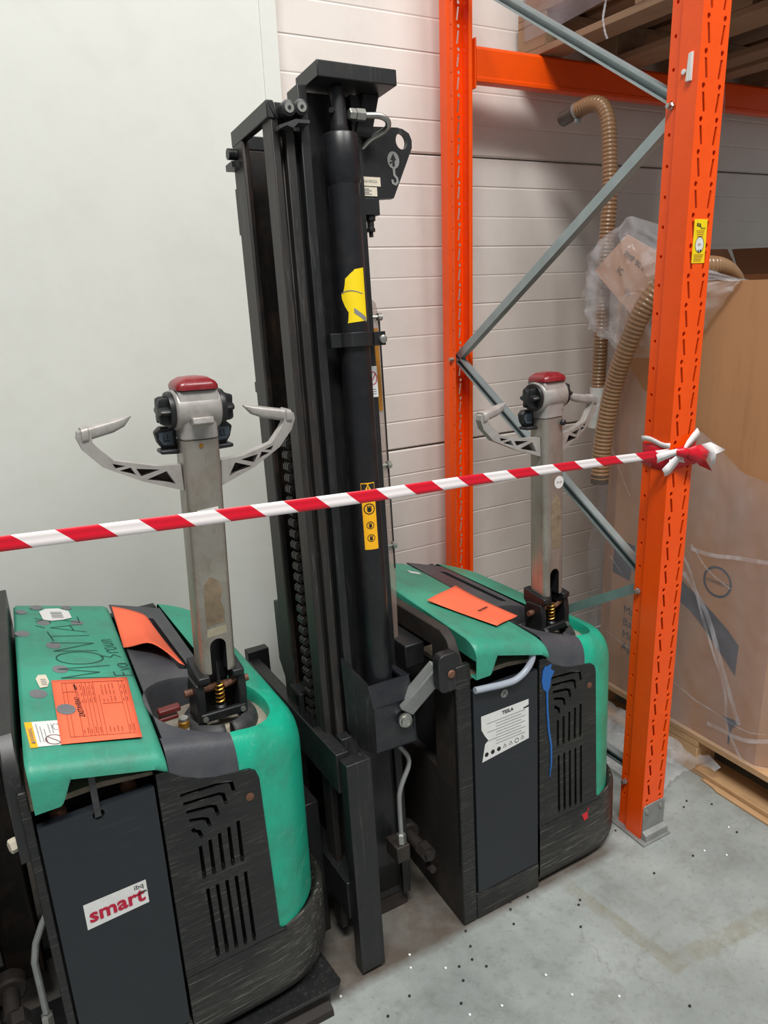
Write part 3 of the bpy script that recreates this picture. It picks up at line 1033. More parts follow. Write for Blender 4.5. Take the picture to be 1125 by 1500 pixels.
# ------------------------------------------------------------------ mast
def build_mast(T, X, variant):
    def B(mb, name, m, parent=T, **k):
        return mb.build(name, m, parent, **k)
    N = lambda: MB(X)
    B(N().prism([(-0.302, 0.258), (-0.302, 0.325), (-0.19, 0.325), (-0.19, 0.258), (-0.202, 0.258), (-0.202, 0.311), (-0.288, 0.311), (-0.288, 0.258)][::-1], 0.06, 1.94), 'far_rail', M['blackgrease'], bevel=0.003)
    B(N().box(-0.304, -0.2885, 0.259, 0.327, 0.06, 1.945), 'far_flange', M['railface'], bevel=0.003)
    B(N().prism([(-0.297, 0.10), (-0.281, 0.10), (-0.281, 0.120), (-0.268, 0.120), (-0.268, 0.10), (-0.248, 0.10), (-0.248, 0.15), (-0.297, 0.15)], 0.06, 1.95), 'inner_rail', M['railface'], bevel=0.002)
    B(N().prism([(-0.236, 0.095), (-0.215, 0.095), (-0.215, 0.135), (-0.105, 0.135), (-0.105, 0.120), (-0.083, 0.120), (-0.083, 0.30), (-0.105, 0.30), (-0.105, 0.15), (-0.236, 0.15)], 0.06, 2.012), 'outer_rail', M['blackm'], bevel=0.002)
    B(N().box(-0.2475, -0.2365, 0.118, 0.15, 0.06, 1.93), 'rail_gap', M['dark'])
    # top frame
    mb = N()
    mb.box(-0.304, -0.288, 0.098, 0.327, 1.945, 1.978)
    mb.box(-0.288, -0.240, 0.098, 0.112, 1.945, 1.975)
    mb.box(-0.288, -0.19, 0.311, 0.327, 1.940, 1.970)
    B(mb, 'top_frame', M['blackm'], bevel=0.002)
    for x, z, y0 in ((-0.268, 1.957, 0.066), (-0.239, 1.962, 0.070)):
        mb = N()
        mb.lathe([(0.013, 0), (0.0155, 0.003), (0.0155, 0.026), (0.010, 0.028)], (x, y0+0.03, z), (0, -1, 0), 18)
        mb.m = 1
        mb.lathe([(0.010, 0.0285), (0.010, 0.0295)], (x, y0+0.03, z), (0, -1, 0), 14)
        mb.m = 0
        mb.lathe([(0.0035, 0.0296), (0.0035, 0.031)], (x, y0+0.03, z), (0, -1, 0), 8)
        B(mb, 'roller', [M['blackm'], M['steel']])
    mb = N()
    mb.prism([(-0.290, 1.918), (-0.275, 1.925), (-0.262, 1.921), (-0.25, 1.931), (-0.225, 1.932), (-0.225, 1.938), (-0.255, 1.938), (-0.272, 1.931), (-0.292, 1.924)], 0.07, 0.10, 'y')
    B(mb, 'rubber_flap', M['rubber'])
    mb = N()
    mb.lathe([(0.012, 0), (0.012, 0.02)], (-0.305, 0.30, 1.925), (-1, 0, 0), 14)
    mb.box(-0.322, -0.30, 0.285, 0.33, 1.895, 1.908)
    B(mb, 'roller', M['blackm'])
    for z0, z1 in ((1.76, 1.86), (1.40, 1.425)):
        B(N().box(-0.303, -0.285, 0.327, 0.337, z0, z1), 'rail_tab', M['blackm'], bevel=0.001)
    mb = N()
    mb.plate([(0.327, 0.66), (0.36, 0.70), (0.36, 0.865), (0.327, 0.87)], [], lambda u, v, w: (w, u, v), -0.303, -0.24)
    B(mb, 'rail_bracket', M['blackm'], bevel=0.002)
    # lift cylinder
    ax, ay = -0.148, 0.094
    mb = N()
    mb.lathe([(0.034, 0.565), (0.034, 1.84)], (ax, ay, 0), (0, 0, 1), 32)
    cyl = B(mb, 'lift_cylinder', M['cyl'])
    mb = N()
    mb.lathe([(0.034, 1.822), (0.0385, 1.832), (0.0385, 1.918), (0.036, 1.922), (0.020, 1.924)], (ax, ay, 0), (0, 0, 1), 32)
    B(mb, 'sleeve', M['cyl'], cyl)
    mb = N()
    mb.lathe([(0.0195, 1.922), (0.021, 1.928), (0.018, 1.940), (0.0165, 2.0), (0.0155, 2.012), (0.010, 2.016)], (ax, ay, 0), (0, 0, 1), 24)
    mb.cyl((ax-0.02, ay-0.01, 1.966), (ax-0.012, ay, 1.966), 0.006, 8)
    B(mb, 'rod', M['cyl'], cyl)
    mb = N()
    mb.lathe([(0.0355, 0), (0.0425, 0), (0.0425, 0.030), (0.0355, 0.030)], (ax, ay, 1.490), (0, 0, 1), 32)
    mb.box(-0.212, -0.186, 0.078, 0.10, 1.490, 1.520)
    mb.box(-0.112, -0.083, 0.068, 0.112, 1.490, 1.520)
    B(mb, 'clamp', M['blackm'], cyl, bevel=0.001)
    mb = N()
    mb.lathe([(0.009, 0), (0.009, 0.006), (0.005, 0.008)], (-0.092, 0.067, 1.503), (0, -1, 0), 12)
    B(mb, 'clamp_bolt', M['steel'], cyl)
    # crosshead
    B(N().box(-0.207, -0.025, 0.055, 0.165, 2.016, 2.047), 'crosshead', M['blackm'], bevel=0.002)
    B(N().prism([(-0.075, 2.016), (-0.035, 2.016), (-0.06, 1.93), (-0.10, 1.93)], 0.115, 0.15, 'y'), 'gusset', M['blackm'], bevel=0.002)
    # elbow pipe
    mb = N()
    mb.lathe([(0.010, 0), (0.0115, 0.002), (0.0115, 0.014), (0.010, 0.016)], (-0.128, 0.085, 1.962), (1, 0, 0), 6)
    mb.lathe([(0.0125, 0.016), (0.0125, 0.036), (0.009, 0.038)], (-0.128, 0.085, 1.962), (1, 0, 0), 6)
    B(mb, 'pipe_nut', M['steel'], smooth=20)
    mb = N()
    mb.tube(spline([(-0.092, 0.085, 1.962), (-0.055, 0.085, 1.964), (-0.036, 0.087, 1.958), (-0.030, 0.095, 1.948), (-0.036, 0.110, 1.940), (-0.055, 0.13, 1.93), (-0.07, 0.145, 1.915)], 5), 0.0065, 10)
    B(mb, 'oil_pipe', M['steel'])
    # lifting plate with hole, marks
    mb = N()
    outer = [(-0.10, 1.805), (0.001, 1.813), (0.056, 1.922), (0.0565, 1.938), (0.050, 1.952), (0.034, 1.960), (0.020, 1.962), (-0.10, 1.957)]
    mb.plate(outer, [ell(0.030, 1.935, 0.0155, 0.018, 18)], lambda u, v, w: (u, w, v), 0.140, 0.155)
    lp = B(mb, 'lifting_plate', M['blackm'])
    y = 0.1392
    mb = N()
    mb.m = 0
    mb.prism(ell(0.0045, 1.893, 0.0155, 0.0185, 20), y-0.0004, y, 'y')
    fnp = lambda u, v: (u, y-0.0005, v)
    mb.stroke([(0.0045, 1.876), (0.005, 1.862), (0.012, 1.855), (0.0125, 1.847), (0.007, 1.842), (0.0005, 1.845), (-0.001, 1.852)], 0.006, fnp)
    mb.m = 1
    mb.prism([(0.0015, 1.880), (0.0075, 1.880), (0.0075, 1.893), (0.012, 1.893), (0.0045, 1.907), (-0.004, 1.893), (0.0015, 1.893)], y-0.0008, y-0.0005, 'y')
    mb.prism([(-0.006, 1.888), (0.0005, 1.891), (0.0005, 1.887), (-0.005, 1.884)], y-0.0008, y-0.0005, 'y')
    B(mb, 'hook_mark', [M['galv_dull'], M['ink']], lp, smooth=0)
    mb = N()
    mb.box(-0.088, -0.032, y-0.0004, y, 1.836, 1.855)
    mb.box(-0.088, -0.042, y-0.0004, y, 1.815, 1.834)
    mb.m = 1
    mb.text('TRAVERZA', 0.008, frame((-0.060, y-0.0008, 1.843), (1, 0, 0), (0, 0, 1)), align='CENTER')
    for k in range(4):
        mb.box(-0.085, -0.062+0.006*(k % 2), y-0.0009, y-0.0005, 1.829-0.0035*k, 1.8305-0.0035*k)
    B(mb, 'label', [M['cream'], M['greyprint']], lp, smooth=0)
    mb = N()
    mb.box(-0.078, -0.040, 0.135, 0.165, 1.775, 1.81)
    mb.lathe([(0.012, 0), (0.012, 0.010), (0.008, 0.012), (0.008, 0.026), (0.010, 0.026), (0.010, 0.034), (0.005, 0.034), (0.005, 0.045)], (-0.058, 0.15, 1.775), (0, 0, -1), 10)
    B(mb, 'limit_switch', M['black'], bevel=0.001)
    # torn yellow sticker wrapped on the cylinder
    if variant == 1:
        def wrap(a, z, h):
            return (ax+(0.034+h)*cos(a), ay+(0.034+h)*sin(a), z)
        mb = N()
        lo, hi = radians(-116), radians(-36)
        edge = [(1.540, -136), (1.546, -133), (1.562, -130), (1.575, -142), (1.590, -152), (1.600, -154), (1.606, -144), (1.618, -138), (1.632, -134), (1.640, -118), (1.650, -98)]
        rows = []
        for z, a in edge:
            rows.append([wrap(radians(a)+(radians(-58)-radians(a))*k/8, z+(0.004*k/8), 0.0006) for k in range(9)])
        mb.grid(rows)
        mb.m = 1
        mb.grid([[wrap(radians(-110+6*k), 1.560-0.0025*k+dz, 0.001) for k in range(9)] for dz in (0, 0.011)])
        mb.grid([[wrap(radians(-152+10*k), 1.602+0.004*sin(k*0.5)+dz, 0.001) for k in range(9)] for dz in (0, 0.002)])
        B(mb, 'torn_sticker', [M['yellow'], M['galv_dull']], cyl)
        # hand hazard strip
        mb = N()
        a0, a1 = -133, -79
        mb.grid([[wrap(radians(a0+(a1-a0)*k/6), z, 0.0006) for k in range(7)] for z in (1.035, 1.10, 1.165, 1.19)])
        mb.m = 1

        def dot(ac, zc, w, h, n=12, p=1.0):
            return [wrap(radians(ac+w*x), zc+h*yy, 0.001) for x, yy in ell(0, 0, 1, 1, n, p=p)]
        mb.add([wrap(radians(-131), 1.166, 0.001), wrap(radians(-125), 1.166, 0.001), wrap(radians(-107), 1.186, 0.001), wrap(radians(-116), 1.188, 0.001), wrap(radians(-131), 1.188, 0.001)], [(0, 1, 2, 3, 4)])
        mb.add([wrap(radians(-81), 1.166, 0.001), wrap(radians(-87), 1.166, 0.001), wrap(radians(-105), 1.186, 0.001), wrap(radians(-96), 1.188, 0.001), wrap(radians(-81), 1.188, 0.001)], [(0, 1, 2, 3, 4)])
        mb.add([wrap(radians(-108), 1.170, 0.001), wrap(radians(-104), 1.170, 0.001), wrap(radians(-104), 1.181, 0.001), wrap(radians(-108), 1.181, 0.001)], [(0, 1, 2, 3)])
        for z in (1.130, 1.092, 1.062):
            # ring with a small hand
            rr = 0.013 if z > 1.1 else 0.009
            sc_ = rr/0.034*57.3
            ring = []
            for k in range(17):
                t = 2*pi*k/16
                ring.append((wrap(radians(-106)+radians(sc_)*cos(t), z+rr*sin(t), 0.001), wrap(radians(-106)+radians(sc_*0.82)*cos(t), z+rr*0.82*sin(t), 0.001)))
            mb.grid([[q[0] for q in ring], [q[1] for q in ring]])
            d = dot(-106, z-0.002, sc_*0.42, rr*0.42)
            mb.add(d, [tuple(range(len(d)))])
            for fk in (-1, 0, 1):
                d = dot(-106+fk*sc_*0.28, z+rr*0.32, sc_*0.11, rr*0.32, 8)
                mb.add(d, [tuple(range(len(d)))])
        for z in (1.113, 1.078):
            mb.add([wrap(radians(-133), z, 0.001), wrap(radians(-79), z, 0.001), wrap(radians(-79), z+0.0012, 0.001), wrap(radians(-133), z+0.0012, 0.001)], [(0, 1, 2, 3)])
        B(mb, 'hand_hazard_sticker', [M['amber'], M['ink']], cyl, normals=False)
        # prohibition sticker on the rear flange
        mb = N()
        yy = 0.1192
        mb.box(-0.1045, -0.0835, yy-0.0005, yy, 1.375, 1.445)
        mb.m = 1
        ring = [(-0.094+0.009*cos(2*pi*k/20), 1.418+0.014*sin(2*pi*k/20)) for k in range(21)]
        mb.stroke(ring, 0.0022, lambda u, v: (u, yy-0.0008, v))
        mb.stroke([(-0.100, 1.408), (-0.088, 1.428)], 0.002, lambda u, v: (u, yy-0.0008, v))
        mb.m = 2
        for k in range(3):
            mb.box(-0.102, -0.088, yy-0.001, yy-0.0006, 1.382+0.005*k, 1.3833+0.005*k)
        B(mb, 'prohibition_sticker', [M['white'], M['crimson'], M['greyprint']], smooth=0)
    # chain: links and pins
    ch = B(N().box(-0.2835, -0.2815, 0.198, 0.202, 0.60, 1.30), 'chain', M['chain'])
    lk = None
    for k in range(26):
        z = 0.61+k*0.0268
        if lk is None:
            mb = N()
            for yy in (0.188, 0.199, 0.210):
                mb.prism([(-0.285+px_, z+pz_) for px_, pz_ in ((-0.006, -0.0075), (0, -0.006), (0.006, -0.0075), (0.0115, -0.002), (0.0115, 0.009), (0.006, 0.0145), (0, 0.0155), (-0.006, 0.0145), (-0.0115, 0.009), (-0.0115, -0.002))], yy-0.0035, yy+0.0035, 'y')
            mb.cyl((-0.285, 0.178, z+0.0035), (-0.285, 0.22, z+0.0035), 0.0052, 8)
            lk = B(mb, 'link', M['chain'], ch)
            base_z = z
        else:
            c = lk.copy()
            C.objects.link(c)
            c.parent = ch
            c.location = (X.to_3x3() @ Vector((0, 0, z-base_z)))
    # clear guard with amber strip and bolts
    mb = N()
    mb.plate([(-0.098, 0.70), (-0.058, 0.70), (-0.050, 0.98), (-0.0515, 1.55), (-0.058, 1.585), (-0.070, 1.597), (-0.098, 1.598)], [], lambda u, v, w: (u, w, v), 0.150, 0.154)
    mb.box(-0.098, -0.0935, 0.15, 0.50, 0.75, 1.597)
    gd = B(mb, 'mast_guard', M['guard'])
    B(N().box(-0.0535, -0.0515, 0.147, 0.153, 0.95, 1.55), 'guard_edge', M['blackm'], gd)
    B(N().box(-0.080, -0.058, 0.1475, 0.1495, 1.34, 1.53), 'amber_strip', M['amber_dull'], gd)
    for z in (1.555, 1.21, 1.01):
        mb = N()
        mb.cyl((-0.085, 0.146, z), (-0.050, 0.146, z), 0.004, 8)
        mb.cyl((-0.058, 0.146, z), (-0.048, 0.146, z), 0.009, 10)
        B(mb, 'guard_bolt', M['steel'], gd)
    # ---- knee bracket round the cylinder foot
    mb = N()
    mb.box(-0.200, -0.086, 0.030, 0.037, 0.545, 0.662)
    mb.prism([(0.030, 0.662), (0.037, 0.658), (0.060, 0.703), (0.053, 0.712)], -0.200, -0.086, 'x')
    mb.prism([(0.030, 0.545), (0.13, 0.545), (0.13, 0.705), (0.053, 0.712), (0.030, 0.662)], -0.093, -0.086, 'x')
    mb.box(-0.105, -0.086, 0.053, 0.15, 0.700, 0.712)
    kb = B(mb, 'knee_bracket', M['bracket'], bevel=0.003)
    mb = N()
    vs = [(-0.200, 0.030, 0.545), (-0.200, 0.030, 0.662), (-0.200, 0.053, 0.712), (-0.248, 0.085, 0.782), (-0.244, 0.085, 0.60), (-0.226, 0.060, 0.555)]
    vs2 = [(a+0.006, b+0.006, c_) for a, b, c_ in vs]
    n = len(vs)
    mb.add(vs+vs2, [tuple(range(n)), tuple(range(2*n-1, n-1, -1))]+[(i, (i+1) % n, n+(i+1) % n, n+i) for i in range(n)])
    B(mb, 'bracket_wing', M['blackm'], kb)
    mb = N()
    mb.lathe([(0.0165, 0), (0.0175, 0.003), (0.0175, 0.008), (0.014, 0.009), (0.014, 0.016), (0.009, 0.018), (0.009, 0.0165)], (-0.120, 0.030, 0.612), (0, -1, 0), 16)
    B(mb, 'bracket_bolt', M['steel'], kb, smooth=25)
    # ---- pipe, blocks, axle at the foot
    mb = N()
    mb.tube(spline([(-0.15, 0.075, 0.56), (-0.130, 0.072, 0.540), (-0.104, 0.072, 0.503), (-0.092, 0.072, 0.478), (-0.094, 0.072, 0.455), (-0.110, 0.072, 0.425), (-0.121, 0.072, 0.400), (-0.126, 0.072, 0.37), (-0.127, 0.072, 0.27)], 4), 0.0062, 12)
    op = B(mb, 'oil_pipe', M['galv_dull'])
    mb = N()
    mb.lathe([(0.009, 0), (0.0115, 0.004), (0.0115, 0.028), (0.008, 0.032)], (-0.127, 0.072, 0.250), (0, 0, 1), 6)
    B(mb, 'pipe_nut', M['steel'], op, smooth=20)
    mb = N()
    mb.box(-0.148, -0.110, 0.06, 0.12, 0.205, 0.250)
    B(mb, 'valve_block', M['brown'], bevel=0.003)
    mb = N()
    mb.box(-0.19, -0.078, 0.135, 0.27, 0.075, 0.16)
    mb.box(-0.19, -0.083, 0.14, 0.26, 0.004, 0.08)
    B(mb, 'foot_block', M['brown'], bevel=0.005)
    mb = N()
    mb.lathe([(0.030, 0), (0.033, 0.004), (0.033, 0.03), (0.028, 0.034)], (-0.060, 0.185, 0.200), (0, -1, 0), 20)
    mb.lathe([(0.016, 0.03), (0.016, 0.09)], (-0.060, 0.185, 0.200), (0, -1, 0), 16)
    mb.lathe([(0.022, 0.085), (0.022, 0.118)], (-0.052, 0.185, 0.190), (0, -1, 0), 6)
    mb.lathe([(0.013, 0.118), (0.013, 0.128)], (-0.052, 0.185, 0.190), (0, -1, 0), 12)
    mb.lathe([(0.010, 0.10), (0.010, 0.125)], (-0.045, 0.185, 0.145), (0, -1, 0), 6)
    B(mb, 'axle', M['brown'], smooth=30)
    # ---- fork carriage
    cg = B(MB().box(-0.304, -0.272, 0.036, 0.612, 0.50, 0.600), 'fork_carriage', M['blackm'], bevel=0.002)
    B(MB().box(-0.297, -0.234, 0.0, 0.036, 0.014, 0.588), 'carriage_upright', M['blackm'], cg, bevel=0.002)
    B(MB().box(-0.304, -0.240, 0.612, 0.645, 0.014, 0.625), 'carriage_upright', M['blackm'], cg, bevel=0.002)
    B(MB().box(-0.304, -0.262, 0.036, 0.612, 0.150, 0.252), 'carriage_rail', M['blackm'], cg, bevel=0.002)
    B(MB().box(-0.272, -0.245, 0.07, 0.10, 0.25, 0.61), 'carriage_plate', M['blackm'], cg, bevel=0.002)
    mb = MB()
    mb.box(-0.300, -0.262, 0.17, 0.235, 0.585, 0.600)
    mb.box(-0.300, -0.29, 0.235, 0.25, 0.585, 0.66)
    mb.box(-0.300, -0.262, 0.25, 0.30, 0.648, 0.66)
    B(mb, 'chain_anchor', M['blackm'], cg, bevel=0.001)
    for y0 in (0.17, 0.47):
        mb = MB()
        mb.prism([(-0.30, 0.012), (-1.25, 0.020), (-1.30, 0.030), (-1.25, 0.052), (-0.34, 0.056), (-0.34, 0.40), (-0.304, 0.40)], y0, y0+0.13, 'y')
        B(mb, 'fork', M['blackm'], cg, bevel=0.003)
    # lug plates and link bar to the chassis
    return cyl


def build_link(T, Xm):
    mb = MB()
    mb.prism(rrect(-0.046, 0.014, 0.685, 0.782, 0.018), -0.004, 0.022, 'y')
    lg = mb.build('lug_plate', M['blackm'], T, bevel=0.002)
    mb = MB()
    mb.lathe([(0.010, 0), (0.011, 0.002), (0.008, 0.005)], (-0.012, -0.004, 0.730), (0, -1, 0), 14)
    mb.build('lug_pin', M['rust'], lg)
    a, b = Vector((-0.098, 0.075, 0.632)), Vector((-0.018, 0.040, 0.730))
    d = (b-a).normalized()
    s_ = d.cross(Vector((0, 1, 0))).normalized()
    q = d.cross(s_)
    mb = MB()
    rows = []
    for p in (a, b):
        rows.append([p+s_*i*0.021+q*j*0.018 for i, j in ((-1, -1), (1, -1), (1, 1), (-1, 1))])
    mb.grid(rows, True)
    mb.add(rows[0], [(0, 1, 2, 3)])
    mb.add(rows[1], [(0, 1, 2, 3)])
    mb.build('link_bar', M['galv_dull'], T, bevel=0.003)
    mb = MB()
    mb.lathe([(0.012, 0), (0.014, 0.003), (0.014, 0.03)], (-0.06, 0.09, 0.655), (0, -1, 0), 14)
    mb.box(-0.055, 0.0, 0.13, 0.30, 0.70, 0.76)
    mb.build('valve', M['blackm'], T, bevel=0.003)


T2 = thing('pallet_stacker', 'green and black pallet stacker at right, with tall black mast and blue paint splash', 'stacker',
           (0.88038, 1.26800, 0.0), (radians(-2.0418), radians(-0.196), radians(0.5678)), 'parked pallet stackers')
T1 = thing('pallet_stacker', 'green and black pallet stacker at left, with smart sticker on its dark door', 'stacker',
           (-0.07411, 1.24259, 0.0673), (radians(0.6166), radians(-0.3922), radians(2.1521)), 'parked pallet stackers')
door2, cover2 = build_body(T2, 1)
door1, cover1 = build_body(T1, 0)
build_tiller(T1, radians(-90), radians(2.0), 0)
build_tiller(T2, radians(-86), radians(0.0), 1)
Rm = Euler((radians(-4.9116), radians(0.8562), radians(-0.043))).to_matrix()
R2 = Euler((radians(-2.0418), radians(-0.196), radians(0.5678))).to_matrix()
build_mast(T2, (R2.transposed() @ Rm).to_4x4(), 1)
build_mast(T1, Matrix.Identity(4), 0)
build_link(T2, None)

# ---- left stacker: strap, sticker, cover markings
mb = MB()
mb.box(0.139, 0.150, -0.0115, -0.0095, 0.648, 0.752)
mb.build('pull_strap', M['greyprint'] if False else M['rubber'], T1)
mb = MB()
D = -0.0085
q = [(0.0925, 0.4745), (0.2055, 0.4740), (0.2055, 0.4205), (0.0925, 0.4170)]
mb.add([(x, D, z) for x, z in q], [(0, 1, 2, 3)])
mb.m = 1
mb.text('smart', 0.0435, frame((0.0985, D-0.0008, 0.4310), (1, 0, 0), (0, 0, 1)), off=0.0012)
mb.m = 2
mb.text('ibq', 0.015, frame((0.182, D-0.0008, 0.4605), (1, 0, 0), (0, 0, 1)))
mb.stroke([(0.188, 0.446), (0.194, 0.451), (0.204, 0.450)], 0.003, lambda u, v: (u, D-0.001, v))
mb.build('door_sticker', [M['white'], M['crimson'], M['ink']], door1, smooth=0)

H = 0.0042


def ct(x, y, h=0.0008):
    # point on the crowned green cover
    d = 0.005*max(0, 1-((y-0.42)/0.36)**2)
    return (x, y, ZT(x)+d+h)


mb = MB()
for x, y, rx in ((0.118, 0.70, 0.012), (0.155, 0.735, 0.014), (0.158, 0.62, 0.014), (0.232, 0.62, 0.014), (0.225, 0.735, 0.012), (0.105, 0.55, 0.015), (0.160, 0.475, 0.015),
                 (0.155, 0.345, 0.0155), (0.100, 0.235, 0.0155), (0.138, 0.158, 0.0165)):
    q = ell(x, y, rx, rx*1.25, 18)
    mb2 = MB()
    mb2.add([ct(a, b, 0.0004 if (x, y) != (0.138, 0.158) else 0.0045) for a, b in q], [tuple(range(18))])
    mb2.grid([[ct(a, b, 0.0004 if (x, y) != (0.138, 0.158) else 0.0045) for a, b in q+q[:1]], [ct(a, b, -0.004) for a, b in q+q[:1]]])
    mb2.build('plug', M['plug'], cover1)
# hand lettering in marker
mb = MB()


def write(strokes, y0, x0, sc, sx):
    # letters advance along +y, their tops point to -x
    for st in strokes:
        q_ = [(x0-v*sx, y0+u*sc) for u, v in st]
        for a_, b_ in zip(q_, q_[1:]):
            mb.stroke([a_, b_], 0.0024, lambda a, b: ct(a, b, 0.0012))


def arc(cx, cy, rx, ry, a0, a1, n=14):
    return [(cx+rx*cos(radians(a0+(a1-a0)*k/n)), cy+ry*sin(radians(a0+(a1-a0)*k/n))) for k in range(n+1)]


write([[(0, 0), (0.12, 1), (0.45, 0.25), (0.8, 1), (0.95, 0)]], 0.292, 0.255, 0.065, 0.105)
write([arc(0.5, 0.5, 0.45, 0.5, 90, 480, 24)], 0.362, 0.250, 0.075, 0.095)
write([[(0, 0), (0.05, 1), (0.75, 0), (0.85, 1)]], 0.438, 0.246, 0.06, 0.09)
write([[(0.5, 0), (0.45, 1)], [(0, 0.95), (0.95, 1.02)]], 0.502, 0.245, 0.06, 0.085)
write([[(0, 0), (0.5, 1), (0.9, 0)], [(0.2, 0.35), (0.8, 0.4)], [(0.5, 1.15), (0.75, 1.4)]], 0.555, 0.243, 0.06, 0.075)
write([[(0, 0.95), (0.8, 1), (0.05, 0.02), (0.9, 0)], [(0.2, 1.4), (0.45, 1.15), (0.7, 1.4)]], 0.618, 0.240, 0.05, 0.07)
write([[(0.8, 0), (0.05, 0.0), (0.1, 1), (0.85, 1)], [(0.05, 0.5), (0.7, 0.5)], [(1.1, 0.55), (1.4, 0.0), (1.65, 0.55)], arc(2.1, 0.28, 0.28, 0.28, 60, 400, 12), [(2.4, 0.55), (2.45, 0)]], 0.298, 0.292, 0.026, 0.036)
write([[(0, 0.9), (0.5, 1), (0.15, 0.55), (0.6, 0.3), (0.1, 0)], [(0.9, 0.5), (0.95, 0)], arc(1.2, 0.35, 0.2, 0.2, 160, 20, 6), arc(1.7, 0.28, 0.25, 0.28, 60, 400, 12), [(2.2, 0.55), (2.25, 0.05), (2.6, 0.1), (2.65, 0.55)], [(2.9, 0), (2.95, 0.5), (3.2, 0.5), (3.25, 0)]], 0.392, 0.288, 0.034, 0.042)
mb.build('marker_writing', M['marker'], cover1, normals=False)
# warning label
mb = MB()


def quad(x0, x1, y0, y1, h=0.001):
    mb.add([ct(x0, y0, h), ct(x1, y0, h), ct(x1, y1, h), ct(x0, y1, h)], [(0, 1, 2, 3)])


quad(0.075, 0.122, 0.036, 0.124)
mb.m = 1
quad(0.063, 0.075, 0.034, 0.124)
mb.m = 2
mb.text('\u25b2WARNING', 0.0095, frame(ct(0.0725, 0.045, 0.0032), (0, 1, 0), (-1, 0, 0.28)))
for k in range(3):
    quad(0.080+k*0.0055, 0.0812+k*0.0055, 0.05, 0.115-0.01*k, 0.0014)
for k in range(2):
    quad(0.099+k*0.0055, 0.1002+k*0.0055, 0.078, 0.112, 0.0014)
mb.stroke([(0.112+0.006*cos(t), 0.1+0.012*sin(t)) for t in (0, 1, 2, 3, 4, 5)], 0.0015, lambda a, b: ct(a, b, 0.0014))
mb.m = 3
mb.stroke([(0.103+0.0135*cos(2*pi*k/20), 0.056+0.0165*sin(2*pi*k/20)) for k in range(21)], 0.0022, lambda a, b: ct(a, b, 0.0015))
mb.stroke([(0.094, 0.067), (0.112, 0.045)], 0.002, lambda a, b: ct(a, b, 0.0015))
mb.build('warning_label', [M['white'], M['amber'], M['greyprint'], M['maroon']], cover1, smooth=0, normals=False)
# barcode labels
mb = MB()
mb.add([ct(x, y, 0.0014) for x, y in [(0.160, 0.640), (0.158, 0.700), (0.175, 0.722), (0.205, 0.726), (0.226, 0.705), (0.226, 0.655), (0.205, 0.640), (0.178, 0.632)]], [tuple(range(8))])
mb.m = 1
for k in range(5):
    quad(0.182, 0.208, 0.652+k*0.010, 0.656+k*0.010+0.002*(k % 2), 0.0018)
mb.build('barcode_label', [M['white'], M['greyprint']], cover1, smooth=0, normals=False)
mb = MB()
mb.add([ct(x, y, 0.0014) for x, y in [(0.106, 0.258), (0.103, 0.300), (0.110, 0.318), (0.124, 0.318), (0.126, 0.285), (0.120, 0.262)]], [tuple(range(6))])
mb.m = 1
for k in range(4):
    quad(0.111, 0.121, 0.270+k*0.008, 0.273+k*0.008, 0.0018)
mb.build('torn_label', [M['cream'], M['greyprint']], cover1, smooth=0, normals=False)

mb = MB()
mb.add([ct(x, y, 0.0012) for x, y in [(0.250, 0.600), (0.282, 0.585), (0.288, 0.612), (0.268, 0.622), (0.262, 0.640)]], [tuple(range(5))])
mb.build('torn_label', M['white'], cover2, smooth=0, normals=False)
# ---- right stacker: tube, badge, battery label, paint splash
mb = MB()
pts = [(0.048, -0.014, 0.672), (0.09, -0.016, 0.668), (0.13, -0.017, 0.664), (0.17, -0.017, 0.664), (0.205, -0.016, 0.680), (0.225, -0.014, 0.705), (0.228, -0.006, 0.727), (0.220, 0.02, 0.735)]
mb.tube(spline(pts, 6), 0.0085, 12)
mb.build('clear_tube', M['hose_clear'], T2)
mb = MB()
mb.lathe([(0.011, 0), (0.011, 0.0015), (0.009, 0.002)], (0.140, -0.008, 0.632), (0, -1, 0), 20)
mb.m = 1
mb.stroke([(0.1345, 0.626), (0.140, 0.638), (0.1455, 0.626)], 0.002, lambda u, v: (u, -0.0106, v))
mb.build('round_badge', [M['galv_dull'], M['ink']], door2)
mb = MB()
D = -0.0087
poly = [(0.068, 0.592), (0.217, 0.592), (0.217, 0.576), (0.2, 0.573), (0.2, 0.569), (0.217, 0.570), (0.217, 0.480), (0.068, 0.464), (0.078, 0.512), (0.088, 0.520), (0.078, 0.535), (0.068, 0.555)]
mb.plate(poly, [], lambda u, v, w: (u, D+w, v), 0.0, None)
mb.m = 1
mb.text('TESLA', 0.013, frame((0.132, D-0.0006, 0.577), (1, 0, 0), (0, 0, 1)), off=0.0004)
for k in range(9):
    x0 = 0.112 if k % 3 else 0.085
    mb.m = 2
    mb.add([(x0, D-0.0005, 0.567-0.008*k), (0.205-0.012*(k % 2), D-0.0005, 0.567-0.008*k), (0.205-0.012*(k % 2), D-0.0005, 0.5658-0.008*k), (x0, D-0.0005, 0.5658-0.008*k)], [(0, 1, 2, 3)])
mb.m = 1
for k in range(7):
    x = 0.082+k*0.019
    rr = [(x+0.006*cos(2*pi*j/(3 if k in (3, 4, 6) else 14)+pi/2), 0.482+k*0.0012+0.006*sin(2*pi*j/(3 if k in (3, 4, 6) else 14)+pi/2)) for j in range((3 if k in (3, 4, 6) else 14)+1)]
    if k < 3:
        mb.add([(a, D-0.0006, b) for a, b in rr[:-1]], [tuple(range(len(rr)-1))])
    else:
        mb.stroke(rr, 0.0014, lambda u, v: (u, D-0.0006, v))
mb.build('battery_label', [M['white'], M['ink'], M['greyprint']], door2, smooth=0, normals=False)
